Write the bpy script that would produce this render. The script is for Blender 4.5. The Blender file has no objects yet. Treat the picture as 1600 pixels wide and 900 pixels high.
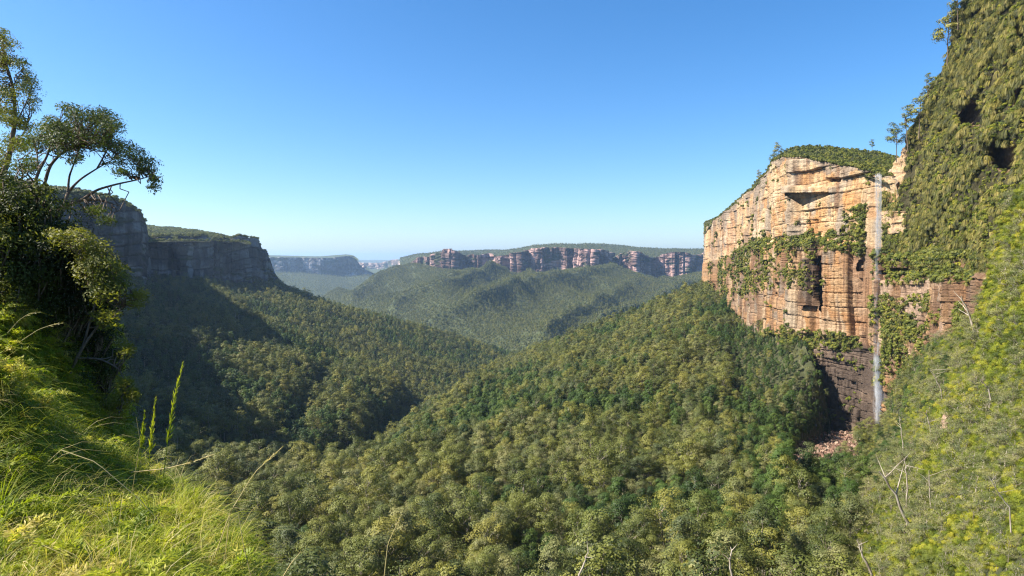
import bpy, math, random
import numpy as np
from mathutils import Vector, Matrix

R = math.radians
scene = bpy.context.scene
COL = scene.collection
rng = np.random.default_rng(7)
random.seed(7)

# ------------------------------------------------------------------ camera
F = 1000.0                      # focal length in pixels of the 1600 px wide photograph
PITCH = math.atan(45 / F)       # looks slightly down
cam_d = bpy.data.cameras.new("camera")
cam = bpy.data.objects.new("camera", cam_d)
COL.objects.link(cam)
cam_d.sensor_width = 36.0
cam_d.lens = 36.0 * F / 1600.0
cam_d.clip_start = 0.1
cam_d.clip_end = 80000
cam.rotation_euler = (math.pi / 2 - PITCH, 0, 0)
scene.camera = cam

# ------------------------------------------------------------------ light
SUN_AZ = -97.0                  # degrees from +Y, negative = left
SUN_EL = 43.0
w = bpy.data.worlds.new("World")
scene.world = w
w.use_nodes = True
nt = w.node_tree
bg = nt.nodes["Background"]
sky = nt.nodes.new("ShaderNodeTexSky")
sky.sky_type = 'NISHITA'
sky.sun_disc = False
sky.sun_elevation = R(SUN_EL)
sky.sun_rotation = R(SUN_AZ)
sky.altitude = 900
sky.air_density = 1.0
sky.dust_density = 1.4
sky.ozone_density = 4.5
hs = nt.nodes.new('ShaderNodeHueSaturation'); hs.inputs['Saturation'].default_value = 1.25
nt.links.new(sky.outputs[0], hs.inputs['Color']); nt.links.new(hs.outputs[0], bg.inputs[0])
bg.inputs[1].default_value = 0.078
sd = bpy.data.lights.new("sun", 'SUN')
sd.energy = 5.0
sd.angle = R(0.5)
sd.color = (1.0, 0.93, 0.82)
so = bpy.data.objects.new("sun", sd)
COL.objects.link(so)
sdir = Vector((math.sin(R(SUN_AZ)) * math.cos(R(SUN_EL)), math.cos(R(SUN_AZ)) * math.cos(R(SUN_EL)), math.sin(R(SUN_EL))))
so.rotation_euler = sdir.to_track_quat('Z', 'Y').to_euler()
vs = scene.view_settings
vs.view_transform = 'Standard'
vs.look = 'None'
vs.exposure = 1.48
vs.gamma = 1.0
vs.use_curve_mapping = False
scene.render.engine = 'CYCLES'
cy = scene.cycles
cy.max_bounces = 5
cy.diffuse_bounces = 2
cy.glossy_bounces = 1
cy.transmission_bounces = 2
cy.volume_bounces = 1
cy.transparent_max_bounces = 12
cy.sample_clamp_indirect = 4
cy.use_denoising = True
cy.denoising_prefilter = 'NONE'
cy.use_adaptive_sampling = False
cy.pixel_filter_type = 'BLACKMAN_HARRIS'
cy.filter_width = 1.2

# ------------------------------------------------------------------ helpers
cp, sp = math.cos(PITCH), math.sin(PITCH)
def ray(px, py):
    px = np.asarray(px, float); py = np.asarray(py, float)
    u = (px - 800) / F; v = (450 - py) / F
    return u, cp + sp * v, -sp + cp * v
def P(px, py, Y):
    """world point(s) seen at photo pixel (px, py) at forward distance Y"""
    dx, dy, dz = ray(px, py)
    k = np.asarray(Y, float) / dy
    return np.stack(np.broadcast_arrays(dx * k, np.asarray(Y, float) * np.ones_like(k), dz * k), -1)
def proj(p):
    p = np.asarray(p, float)
    x, y, z = p[..., 0], p[..., 1], p[..., 2]
    d = y * cp - z * sp
    v = y * sp + z * cp
    return 800 + F * x / d, 450 - F * v / d, d

def hash2(ix, iy, seed):
    h = (ix.astype(np.int64) * 374761393 + iy.astype(np.int64) * 668265263 + seed * 974634777) & 0xffffffff
    h = ((h ^ (h >> 13)) * 1274126177) & 0xffffffff
    h = h ^ (h >> 16)
    return (h & 0xffffff) / float(0xffffff)
def vnoise(x, y, seed=0):
    x = np.asarray(x, float); y = np.asarray(y, float)
    x, y = np.broadcast_arrays(x, y)
    ix = np.floor(x); iy = np.floor(y)
    fx = x - ix; fy = y - iy
    fx = fx * fx * (3 - 2 * fx); fy = fy * fy * (3 - 2 * fy)
    a = hash2(ix, iy, seed); b = hash2(ix + 1, iy, seed)
    c = hash2(ix, iy + 1, seed); d = hash2(ix + 1, iy + 1, seed)
    return (a + (b - a) * fx) * (1 - fy) + (c + (d - c) * fx) * fy
def fbm(x, y, seed=0, oct=4, gain=0.5):
    s = 0; a = 1; t = 0
    for k in range(oct):
        s = s + a * (vnoise(x * 2 ** k + 13.7 * k, y * 2 ** k + 7.1 * k, seed + k) * 2 - 1); t += a; a *= gain
    return s / t
def interp(x, pts):
    p = np.array(pts, float)
    return np.interp(x, p[:, 0], p[:, 1])
def sstep(a, b, x):
    t = np.clip((x - a) / (b - a), 0, 1)
    return t * t * (3 - 2 * t)

class TPS:
    def __init__(s, pts, lam=1e-3):
        p = np.array(pts, float)
        s.c = p[:, :2] / 500.0
        v = np.log(p[:, 2])
        n = len(p)
        K = s.phi(s.c[:, None] - s.c[None])
        A = np.zeros((n + 3, n + 3))
        A[:n, :n] = K + lam * np.eye(n); A[:n, n] = 1; A[:n, n + 1:] = s.c
        A[n, :n] = 1; A[n + 1:, :n] = s.c.T
        s.w = np.linalg.solve(A, np.concatenate([v, [0, 0, 0]]))
    @staticmethod
    def phi(d):
        r2 = (d ** 2).sum(-1)
        return 0.5 * r2 * np.log(r2 + 1e-12)
    def __call__(s, px, py):
        px, py = np.broadcast_arrays(np.asarray(px, float), np.asarray(py, float))
        q = np.stack([px.ravel(), py.ravel()], -1) / 500.0
        o = np.zeros(len(q))
        for i in range(0, len(q), 20000):
            qq = q[i:i + 20000]
            o[i:i + 20000] = s.phi(qq[:, None] - s.c[None]) @ s.w[:-3] + s.w[-3] + qq @ s.w[-2:]
        return np.exp(o).reshape(px.shape)

def mesh_np(name, V, Fc, mat=None, smooth=False, color=None):
    """V (n,3), Fc (m,3|4) or list of such arrays"""
    if not isinstance(Fc, (list, tuple)): Fc = [Fc]
    Fc = [np.asarray(f, np.int64) for f in Fc if len(f)]
    me = bpy.data.meshes.new(name)
    V = np.asarray(V, np.float32)
    me.vertices.add(len(V)); me.vertices.foreach_set("co", V.ravel())
    nl = sum(f.size for f in Fc); nf = sum(len(f) for f in Fc)
    me.loops.add(nl); me.loops.foreach_set("vertex_index", np.concatenate([f.ravel() for f in Fc]).astype(np.int32))
    me.polygons.add(nf)
    tot = np.concatenate([np.full(len(f), f.shape[1]) for f in Fc])
    st = np.concatenate([[0], np.cumsum(tot)[:-1]])
    me.polygons.foreach_set("loop_start", st.astype(np.int32))
    me.polygons.foreach_set("loop_total", tot.astype(np.int32))
    if smooth: me.polygons.foreach_set("use_smooth", np.ones(nf, bool))
    me.update(calc_edges=True)
    if color is not None:
        a = me.color_attributes.new("tint", 'FLOAT_COLOR', 'POINT')
        c = np.ones((len(V), 4), np.float32); c[:, :3] = color
        a.data.foreach_set("color", c.ravel())
    if mat: me.materials.append(mat)
    return me
def link(name, me, parent=None, loc=None):
    o = bpy.data.objects.new(name, me)
    COL.objects.link(o)
    if parent: o.parent = parent
    if loc is not None: o.location = loc
    return o
def struct(name, me):
    o = link(name, me); o["kind"] = "structure"; return o
def tag(o, label, cat, group=None, kind=None):
    if label: o["label"] = label
    if cat: o["category"] = cat
    if group: o["group"] = group
    if kind: o["kind"] = kind
    return o
def empty(name, loc=(0, 0, 0)):
    o = bpy.data.objects.new(name, None); COL.objects.link(o)
    o.empty_display_size = 0.1
    o.location = loc; return o

def grid_faces(nu, nv):
    i = np.arange(nu - 1)[:, None] * nv + np.arange(nv - 1)[None]
    i = i.ravel()
    return np.stack([i, i + nv, i + nv + 1, i + 1], -1)

# ------------------------------------------------------------------ materials
class M:
    def __init__(s, name, rough=0.9, spec=0.2):
        s.m = bpy.data.materials.new(name); s.m.use_nodes = True
        s.t = s.m.node_tree; s.b = s.t.nodes["Principled BSDF"]
        s.b.inputs["Roughness"].default_value = rough
        s.b.inputs["Specular IOR Level"].default_value = spec
    def n(s, typ, **kw):
        x = s.t.nodes.new(typ)
        for k, v in kw.items(): setattr(x, k, v)
        return x
    def l(s, a, b): s.t.links.new(a, b)
    def noise(s, scale, detail=4, rough=0.55, vec=None, dist=0):
        x = s.n("ShaderNodeTexNoise"); x.inputs["Scale"].default_value = scale
        x.inputs["Detail"].default_value = detail; x.inputs["Roughness"].default_value = rough
        x.inputs["Distortion"].default_value = dist
        if vec is not None: s.l(vec, x.inputs["Vector"])
        return x.outputs["Fac"]
    def pos(s, scale=(1, 1, 1), rot=(0, 0, 0)):
        g = s.n("ShaderNodeNewGeometry"); mp = s.n("ShaderNodeMapping")
        mp.inputs["Scale"].default_value = scale; mp.inputs["Rotation"].default_value = rot
        s.l(g.outputs["Position"], mp.inputs["Vector"]); return mp.outputs[0]
    def ramp(s, fac, stops):
        x = s.n("ShaderNodeValToRGB"); e = x.color_ramp.elements
        while len(e) < len(stops): e.new(0.5)
        for k, (p, c) in enumerate(stops):
            e[k].position = p; e[k].color = (*c, 1)
        s.l(fac, x.inputs[0]); return x.outputs[0]
    def mix(s, fac, a, b, mode='MIX'):
        x = s.n("ShaderNodeMix", data_type='RGBA', blend_type=mode)
        if isinstance(fac, (int, float)): x.inputs[0].default_value = fac
        else: s.l(fac, x.inputs[0])
        for i, v in ((6, a), (7, b)):
            if isinstance(v, tuple): x.inputs[i].default_value = (*v, 1)
            else: s.l(v, x.inputs[i])
        return x.outputs[2]
    def bump(s, h, dist, strength=1):
        x = s.n("ShaderNodeBump"); x.inputs["Distance"].default_value = dist
        x.inputs["Strength"].default_value = strength
        s.l(h, x.inputs["Height"]); s.l(x.outputs[0], s.b.inputs["Normal"])
    def base(s, c):
        if isinstance(c, tuple): s.b.inputs["Base Color"].default_value = (*c, 1)
        else: s.l(c, s.b.inputs["Base Color"])

def leaf_mat(name, stops, spread=1.0, trans=0.18, world=0.012, wamt=0.22):
    """foliage: colour differs from plant to plant, from stand to stand and from leaf clump to leaf clump"""
    m = M(name, 0.55, 0.25)
    oi = m.n("ShaderNodeObjectInfo")
    wn = m.noise(world, 2, 0.5, m.pos())
    fine = m.noise(world * 45, 1, 0.5, m.pos())
    def mth(op, a, b):
        x = m.n("ShaderNodeMath", operation=op)
        for i, v in ((0, a), (1, b)):
            if isinstance(v, (int, float)): x.inputs[i].default_value = v
            else: m.l(v, x.inputs[i])
        return x.outputs[0]
    a = mth('MULTIPLY', mth('SUBTRACT', oi.outputs["Random"], 0.5), spread)
    b = mth('MULTIPLY', mth('SUBTRACT', wn, 0.5), wamt * 3)
    c = mth('MULTIPLY', mth('SUBTRACT', fine, 0.5), 0.35)
    f = mth('ADD', mth('ADD', mth('ADD', a, b), c), 0.5)
    col = m.ramp(f, stops)
    m.base(col)
    out = m.t.nodes["Material Output"]
    tr = m.n("ShaderNodeBsdfTranslucent")
    tc = m.mix(1.0, col, (1.25, 1.3, 0.55), 'MULTIPLY'); m.l(tc, tr.inputs[0])
    mx = m.n("ShaderNodeMixShader"); mx.inputs[0].default_value = trans
    m.l(m.b.outputs[0], mx.inputs[1]); m.l(tr.outputs[0], mx.inputs[2]); m.l(mx.outputs[0], out.inputs[0])
    return m.m

EUC = leaf_mat("eucalypt_leaves", [(0.0, (0.044, 0.059, 0.012)), (0.35, (0.094, 0.108, 0.021)), (0.65, (0.139, 0.147, 0.027)), (1.0, (0.199, 0.183, 0.033))])
EUCG = leaf_mat("grey_eucalypt_leaves", [(0.0, (0.066, 0.083, 0.027)), (0.5, (0.139, 0.147, 0.047)), (1.0, (0.205, 0.193, 0.065))])
RAINF = leaf_mat("dark_tree_leaves", [(0.0, (0.023, 0.043, 0.008)), (0.5, (0.048, 0.086, 0.013)), (1.0, (0.092, 0.132, 0.020))])
BUSH = leaf_mat("yellow_green_shrub_leaves", [(0.0, (0.063, 0.087, 0.011)), (0.4, (0.161, 0.194, 0.017)), (0.7, (0.260, 0.272, 0.023)), (1.0, (0.358, 0.321, 0.033))], trans=0.4)
TUSS = leaf_mat("hanging_tussock_blades", [(0.0, (0.041, 0.047, 0.010)), (0.4, (0.107, 0.108, 0.022)), (0.7, (0.180, 0.162, 0.034)), (1.0, (0.262, 0.216, 0.055))], trans=0.25, world=0.03)
LEDGE = leaf_mat("ledge_plant_leaves", [(0.0, (0.050, 0.063, 0.012)), (0.5, (0.121, 0.144, 0.019)), (1.0, (0.220, 0.218, 0.030))], trans=0.3, world=0.05)
FARL = leaf_mat("far_forest_leaves", [(0.0, (0.049, 0.066, 0.016)), (0.5, (0.103, 0.116, 0.027)), (1.0, (0.169, 0.165, 0.043))], world=0.003)
SHRUB = leaf_mat("left_shrub_leaves", [(0.0, (0.02, 0.028, 0.007)), (0.5, (0.06, 0.075, 0.012)), (1.0, (0.20, 0.19, 0.03))], trans=0.38, world=0.7, wamt=0.6)
FTREE = leaf_mat("near_tree_leaves", [(0.0, (0.028, 0.045, 0.010)), (0.5, (0.072, 0.090, 0.019)), (1.0, (0.152, 0.153, 0.030))], trans=0.35, world=0.5)
GRASS = leaf_mat("bank_grass_blades", [(0.0, (0.102, 0.149, 0.011)), (0.45, (0.246, 0.287, 0.019)), (0.8, (0.389, 0.393, 0.038)), (1.0, (0.461, 0.383, 0.104))], trans=0.45, world=1.2, wamt=0.5)
DRYG = leaf_mat("dry_grass_stems", [(0.0, (0.30, 0.26, 0.10)), (1.0, (0.55, 0.45, 0.22))], trans=0.3, world=1.0)

m = M("pale_bark"); m.base(m.ramp(m.noise(1.2, 3, 0.6, m.pos((1, 1, 0.3))), [(0.3, (0.16, 0.12, 0.085)), (0.6, (0.38, 0.33, 0.26))])); BARK = m.m
m = M("brown_bark"); m.base(m.ramp(m.noise(9, 4, 0.6, m.pos((1, 1, 0.3))), [(0.3, (0.05, 0.035, 0.025)), (0.7, (0.20, 0.15, 0.11))])); m.bump(m.noise(20, 3), 0.01); BARKB = m.m
m = M("forest_floor"); m.base(m.ramp(m.noise(0.08, 5, 0.6, m.pos()), [(0.3, (0.03, 0.036, 0.014)), (0.7, (0.07, 0.072, 0.03))])); m.bump(m.noise(0.3, 5, 0.6, m.pos()), 2.0); FLOOR = m.m
m = M("far_forest_floor"); m.base(m.ramp(m.noise(0.03, 6, 0.65, m.pos()), [(0.3, (0.035, 0.05, 0.02)), (0.7, (0.085, 0.095, 0.04))])); m.bump(m.noise(0.05, 6, 0.7, m.pos()), 10.0); FFLOOR = m.m
m = M("bank_soil"); m.base(m.ramp(m.noise(3, 5, 0.6, m.pos()), [(0.3, (0.02, 0.022, 0.008)), (0.7, (0.07, 0.06, 0.025))])); m.bump(m.noise(9, 4, 0.6, m.pos()), 0.05); SOIL = m.m

def rock_mat(name, fine=0.5, bd=0.6, mul=1.0):
    """colour laid out by a mesh attribute (bands, stains), broken up by noise"""
    m = M(name, 0.92, 0.15)
    at = m.n("ShaderNodeAttribute", attribute_name="tint")
    n1 = m.noise(fine, 7, 0.7, m.pos((1, 1, 1.2)))
    n2 = m.noise(fine * 0.6, 5, 0.6, m.pos((1.6, 1.6, 0.12)))
    c = m.mix(0.75, at.outputs["Color"], m.ramp(n1, [(0.25, (0.55, 0.5, 0.47)), (0.5, (0.98, 0.97, 0.96)), (0.75, (1.3, 1.32, 1.35))]), 'MULTIPLY')
    c = m.mix(0.8, c, m.ramp(n2, [(0.3, (0.5, 0.45, 0.42)), (0.46, (1, 1, 1)), (0.7, (1.12, 1.12, 1.1))]), 'MULTIPLY')
    m.base(c)
    m.bump(m.noise(fine * 1.5, 7, 0.7, m.pos((1, 1, 1.8))), bd)
    return m.m
ROCK = rock_mat("sandstone", 0.35, 1.2)
ROCKF = rock_mat("far_sandstone", 0.03, 10)

# ------------------------------------------------------------------ foliage and wood makers
def quads_at(C, N, T, L, Wd):
    """leaf quads: centre C, normal N, direction T, length L, width Wd -> diamond shaped quads"""
    B = np.cross(N, T); B /= np.linalg.norm(B, axis=1, keepdims=True) + 1e-9
    L = L[:, None] / 2; Wd = Wd[:, None] / 2
    V = np.stack([C - T * L, C + B * Wd, C + T * L, C - B * Wd], 1).reshape(-1, 3)
    return V, np.arange(len(V)).reshape(-1, 4)
def unit(n, r):
    v = r.normal(size=(n, 3)); return v / np.linalg.norm(v, axis=1, keepdims=True)
def clump_leaves(centres, radii, per, leaf, r, flat=0.75, aspect=0.55, droop=0.0, rough=0.42, hollow=0.45):
    """leaves on and in a set of ellipsoid clumps"""
    n = len(centres) * per
    ci = np.repeat(np.arange(len(centres)), per)
    d = unit(n, r); d[:, 2] = np.where(r.random(n) < 0.6, np.abs(d[:, 2]), d[:, 2])
    rad = radii[ci] * (hollow + (1 - hollow) * r.random(n) ** 0.5)
    C = centres[ci] + d * rad[:, None] * np.array([1, 1, flat])
    cc = centres.mean(0) * np.array([1, 1, 0.8]); o_ = C - cc; o_ /= np.linalg.norm(o_, axis=1, keepdims=True) + 1e-9
    N = d * 0.6 + o_ * 0.8 + unit(n, r) * rough; N /= np.linalg.norm(N, axis=1, keepdims=True)
    T = unit(n, r); T[:, 2] -= droop
    T -= N * (T * N).sum(1, keepdims=True); T /= np.linalg.norm(T, axis=1, keepdims=True) + 1e-9
    L = leaf * (0.6 + 0.8 * r.random(n))
    return quads_at(C, N, T, L, L * aspect)
def tube(path, r0, r1, k=5):
    path = np.array(path, float); n = len(path)
    t = np.gradient(path, axis=0); t /= np.linalg.norm(t, axis=1, keepdims=True) + 1e-9
    ref = np.where(np.abs(t[:, 2:3]) > 0.9, np.array([[1.0, 0, 0]]), np.array([[0, 0, 1.0]]))
    a = np.cross(t, ref); a /= np.linalg.norm(a, axis=1, keepdims=True) + 1e-9
    b = np.cross(t, a)
    th = np.arange(k) * 2 * math.pi / k
    rr = np.linspace(r0, r1, n) if np.isscalar(r0) else np.array(r0)
    V = path[:, None] + rr[:, None, None] * (a[:, None] * np.cos(th)[None, :, None] + b[:, None] * np.sin(th)[None, :, None])
    V = V.reshape(-1, 3)
    i = np.arange(n - 1)[:, None] * k + np.arange(k)[None]; j = np.arange(n - 1)[:, None] * k + (np.arange(k)[None] + 1) % k
    return V, np.stack([i, j, j + k, i + k], -1).reshape(-1, 4)
def join(parts):
    Vs, Fs, o = [], [], 0
    for V, Fc in parts:
        Vs.append(V); Fs.append(np.asarray(Fc) + o); o += len(V)
    return np.concatenate(Vs), np.concatenate(Fs)
def wob(a, b, n, amp, r):
    a = np.array(a, float); b = np.array(b, float)
    t = np.linspace(0, 1, n)[:, None]
    p = a + (b - a) * t
    return p + r.normal(size=(n, 3)) * amp * np.sin(t * math.pi)

def euc_tree(seed, h=15, cw=4.5, nb=9, per=150, leaf=0.5, aspect=0.62, trunk_r=0.24, low=0.42, sub=3):
    """forked trunk with limbs, a leaf clump round the end of every limb; returns (trunk, crown) arrays"""
    r = np.random.default_rng(seed)
    parts, cs, rs = [], [], []
    lean = r.normal(size=2) * 0.04 * h
    top = np.array([lean[0], lean[1], h * 0.72])
    parts.append(tube(wob((0, 0, -2.5), top, 6, 0.12, r), trunk_r, trunk_r * 0.35, 5))
    for k in range(nb):
        f = low + (0.98 - low) * (k + 0.5) / nb
        base = np.array([lean[0] * f, lean[1] * f, h * 0.72 * f])
        a = k * 2.4 + r.random() * 1.0
        out = cw * (0.85 - 0.55 * abs((k + 0.5) / nb - 0.35)) * (0.5 + 0.6 * r.random())
        out *= 0.85
        if k >= nb - 2: out *= 0.35
        z = h * (low + (1 - low) * (k + 0.7) / nb) * 0.98 + r.normal() * 0.4
        end = np.array([math.cos(a) * out, math.sin(a) * out, min(z, h * 0.97)])
        parts.append(tube(wob(base, end, 5, 0.18, r), trunk_r * 0.32, 0.035, 4))
        for q in range(sub):
            e2 = end + r.normal(size=3) * np.array([1.0, 1.0, 0.6]) * cw * 0.24
            parts.append(tube(wob(base + (end - base) * 0.6, e2, 3, 0.08, r), trunk_r * 0.15, 0.02, 3))
            cs.append(e2); rs.append(cw * (0.27 + 0.16 * r.random()))
    lf = clump_leaves(np.array(cs), np.array(rs), per // sub * 3 // 3, leaf, r, 0.7, aspect)
    return join(parts), lf
def round_tree(seed, h=12, cw=3.6, nc=16, per=70, leaf=0.6, trunk_r=0.22):
    """denser, darker tree: an uneven column of leaf clumps to near the ground"""
    r = np.random.default_rng(seed)
    parts = [tube(wob((0, 0, -2.5), (0, 0, h * 0.8), 5, 0.1, r), trunk_r, 0.06, 5)]
    cs, rs = [], []
    for k in range(nc):
        f = 0.28 + 0.66 * (k + r.random()) / nc
        rad = cw * math.sin(math.pi * min(max((1.08 - f) * 0.85, 0), 1)) ** 0.8 * (0.35 + 0.5 * r.random())
        a = k * 2.4 + r.random()
        c = np.array([math.cos(a) * rad, math.sin(a) * rad, h * f]); cs.append(c); rs.append(cw * (0.26 + 0.2 * r.random()))
        if k % 3 == 0: parts.append(tube(wob((0, 0, h * f * 0.75), c, 3, 0.05, r), 0.09, 0.03, 3))
    return join(parts), clump_leaves(np.array(cs), np.array(rs), per, leaf, r, 0.95, 0.6)
def bush(seed, wdt=2.2, h=2.0, nc=12, per=90, leaf=0.22, aspect=0.5, rough=0.42):
    r = np.random.default_rng(seed)
    cs, rs, parts = [], [], []
    for k in range(nc):
        a = r.random() * 6.28; q = r.random() ** 0.6
        c = np.array([math.cos(a) * q * wdt * 0.42, math.sin(a) * q * wdt * 0.42, h * (0.25 + 0.65 * r.random() * (1 - 0.5 * q))])
        cs.append(c); rs.append(wdt * (0.14 + 0.10 * r.random()))
        parts.append(tube(wob((0, 0, -0.4), c, 4, 0.06, r), 0.035, 0.012, 3))
    return join(parts), clump_leaves(np.array(cs), np.array(rs), per, leaf, r, 1.0, aspect, rough=rough)
def tussock(seed, n=50, L=1.6, wd=0.12, hang=1.0, spread=0.7, fan=6.28):
    """a fan of blades that arch over and hang"""
    r = np.random.default_rng(seed); seg = 4
    a = (r.random(n) - 0.5) * fan; s = spread * (0.3 + 0.7 * r.random(n)); l = L * (0.5 + 0.6 * r.random(n))
    t = np.linspace(0, 1, seg + 1)[None]
    x = (l * s)[:, None] * t; z = l[:, None] * (0.75 * t * (1 - 0.25 * hang) - hang * 0.95 * t ** 2.2)
    p = np.stack([x * np.cos(a)[:, None], x * np.sin(a)[:, None], z], -1)
    side = np.stack([-np.sin(a), np.cos(a), 0 * a], -1)[:, None] * (wd * (1 - 0.85 * t))[..., None] * 0.5
    V = np.stack([p - side, p + side], 2).reshape(-1, 3)
    b = (np.arange(n)[:, None] * (seg + 1) + np.arange(seg)[None]).ravel() * 2
    return V, np.stack([b, b + 1, b + 3, b + 2], -1)

# ------------------------------------------------------------------ instancing for what nobody could count
def make_src(name, parts):
    """source object (not linked to the scene); parts = [(V, F, material)]"""
    V, Fs, mi, o = [], [], [], 0
    for k, (v, f, _) in enumerate(parts):
        V.append(v); Fs.append(np.asarray(f) + o); mi.append(np.full(len(f), k)); o += len(v)
    me = mesh_np(name, np.concatenate(V), Fs)
    for p in parts: me.materials.append(p[2])
    me.polygons.foreach_set("material_index", np.concatenate(mi).astype(np.int32))
    return bpy.data.objects.new(name, me)
def scatter(name, pts, scales, rots, variants, label, cat):
    """one stuff object: instances of the variants on points. rots (n,3) euler"""
    n = len(pts)
    me = bpy.data.meshes.new(name)
    me.vertices.add(n); me.vertices.foreach_set("co", np.asarray(pts, np.float32).ravel())
    a = me.attributes.new("size", 'FLOAT_VECTOR', 'POINT')
    sc = np.asarray(scales, np.float32); sc = sc if sc.ndim == 2 else np.repeat(sc[:, None], 3, 1)
    a.data.foreach_set("vector", np.ascontiguousarray(sc).ravel())
    a = me.attributes.new("turn", 'FLOAT_VECTOR', 'POINT'); a.data.foreach_set("vector", np.asarray(rots, np.float32).ravel())
    a = me.attributes.new("which", 'INT', 'POINT'); a.data.foreach_set("value", np.asarray(variants[1], np.int32))
    o = link(name, me); tag(o, label, cat, kind="stuff")
    coll = bpy.data.collections.new(name + "_kinds")
    for k, s in enumerate(variants[0]):
        c = s
        coll.objects.link(c)
    ng = bpy.data.node_groups.new(name + "_nodes", 'GeometryNodeTree')
    ng.interface.new_socket("Geometry", in_out='INPUT', socket_type='NodeSocketGeometry')
    ng.interface.new_socket("Geometry", in_out='OUTPUT', socket_type='NodeSocketGeometry')
    N = ng.nodes; gi = N.new("NodeGroupInput"); go = N.new("NodeGroupOutput")
    iop = N.new("GeometryNodeInstanceOnPoints")
    prev = gi.outputs[0]
    ci = N.new("GeometryNodeCollectionInfo"); ci.inputs["Collection"].default_value = coll
    ci.inputs["Separate Children"].default_value = True; ci.inputs["Reset Children"].default_value = True
    def att(nm, ty):
        x = N.new("GeometryNodeInputNamedAttribute"); x.data_type = ty; x.inputs["Name"].default_value = nm
        return x.outputs["Attribute"]
    m2p = N.new("GeometryNodeMeshToPoints")
    ng.links.new(prev, m2p.inputs["Mesh"])
    ng.links.new(m2p.outputs[0], iop.inputs["Points"])
    ng.links.new(ci.outputs[0], iop.inputs["Instance"])
    iop.inputs["Pick Instance"].default_value = True
    ng.links.new(att("which", 'INT'), iop.inputs["Instance Index"])
    e2r = N.new("FunctionNodeEulerToRotation")
    ng.links.new(att("turn", 'FLOAT_VECTOR'), e2r.inputs[0]); ng.links.new(e2r.outputs[0], iop.inputs["Rotation"])
    ng.links.new(att("size", 'FLOAT_VECTOR'), iop.inputs["Scale"])
    ng.links.new(iop.outputs[0], go.inputs[0])
    md = o.modifiers.new("scatter", 'NODES'); md.node_group = ng
    return o

# ------------------------------------------------------------------ terrain sheets
class Sheet:
    """a piece of land: its visible surface through depth control points; canopy height is taken off it"""
    def __init__(s, name, top, bot, depth, x0, x1, nu, nv, canopy=lambda px, py, Y: 0 * px, amp=0, wl=60, mat=None, skirt=(40, 30, 5), relief=None, seed=1, lam=1e-3):
        px = np.linspace(x0, x1, nu)[:, None] + np.zeros((1, nv))
        t = np.linspace(0, 1, nv)[None]
        tp = interp(px, top); bt = interp(px, bot)
        py = bt + (tp - bt) * t
        D = TPS(depth, lam)
        Y = D(px, py)
        p = P(px, py, Y)
        if relief is not None: p[..., 2] += relief(p[..., 0], p[..., 1], px, py)
        p[..., 2] += amp * fbm(p[..., 0] / wl, p[..., 1] / wl, seed, 5)
        p[..., 2] -= canopy(px, py, Y)
        s.p, s.px, s.py = p, px, py
        rows = [p]
        last = p[:, -1].copy()
        bk, dn, k = skirt
        d = last[:, :2] / (np.linalg.norm(last[:, :2], axis=1, keepdims=True))
        for i in range(1, k + 1):
            q = last.copy(); q[:, :2] += d * bk * i; q[:, 2] -= dn * i * (0.4 + 0.6 * i / k); rows.append(q[:, None])
        A = np.concatenate(rows, 1)
        s.nu, s.nv = A.shape[:2]; s.A = A
        if name:
            s.me = mesh_np(name, A.reshape(-1, 3), grid_faces(s.nu, s.nv), mat, smooth=True)
            s.o = struct(name, s.me)
    def sample(s, n, r, weight=None, skirt_too=True, steep=False):
        A = s.A if skirt_too else s.p
        a, b, c, d = A[:-1, :-1], A[1:, :-1], A[1:, 1:], A[:-1, 1:]
        ar = np.abs((c[..., 0] - a[..., 0]) * (d[..., 1] - b[..., 1]) - (c[..., 1] - a[..., 1]) * (d[..., 0] - b[..., 0])) / 2
        if steep: ar = np.linalg.norm(np.cross(c - a, d - b), axis=-1) / 2 * (np.abs(c[..., 2] - a[..., 2]) < 60)
        if weight is not None:
            x, y, _ = proj(a); ar = ar * weight(x, y, a)
        ar = ar.ravel(); cum = np.cumsum(ar)
        k = np.searchsorted(cum, (np.arange(n) + r.random(n)) / n * cum[-1]); k = np.minimum(k, len(ar) - 1)
        u, v = r.random(n)[:, None], r.random(n)[:, None]
        A4 = [q.reshape(-1, 3)[k] for q in (a, b, c, d)]
        return (A4[0] * (1 - u) + A4[1] * u) * (1 - v) + (A4[3] * (1 - u) + A4[2] * u) * v, ar.sum()

def thin(pts, cell, r, jit=True):
    """keep at most one point per cell, so crowns do not pile up"""
    k = np.floor(pts[:, :2] / cell).astype(np.int64)
    key = k[:, 0] * 1000003 + k[:, 1] + np.floor(pts[:, 2] / (cell * 1.6)).astype(np.int64) * 7919000017
    idx = r.permutation(len(pts))
    _, first = np.unique(key[idx], return_index=True)
    return pts[np.sort(idx[first])]

# ================================================================== THE LAND
# wide valley floor to the horizon
gx = np.linspace(-45000, 45000, 60); X, Yg = np.meshgrid(gx, gx, indexing='ij')
Z = -520 + 60 * fbm(X / 9000, Yg / 9000, 5, 4)
struct("valley_floor", mesh_np("valley_floor", np.stack([X, Yg, Z], -1).reshape(-1, 3), grid_faces(60, 60), FFLOOR, True))

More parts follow.
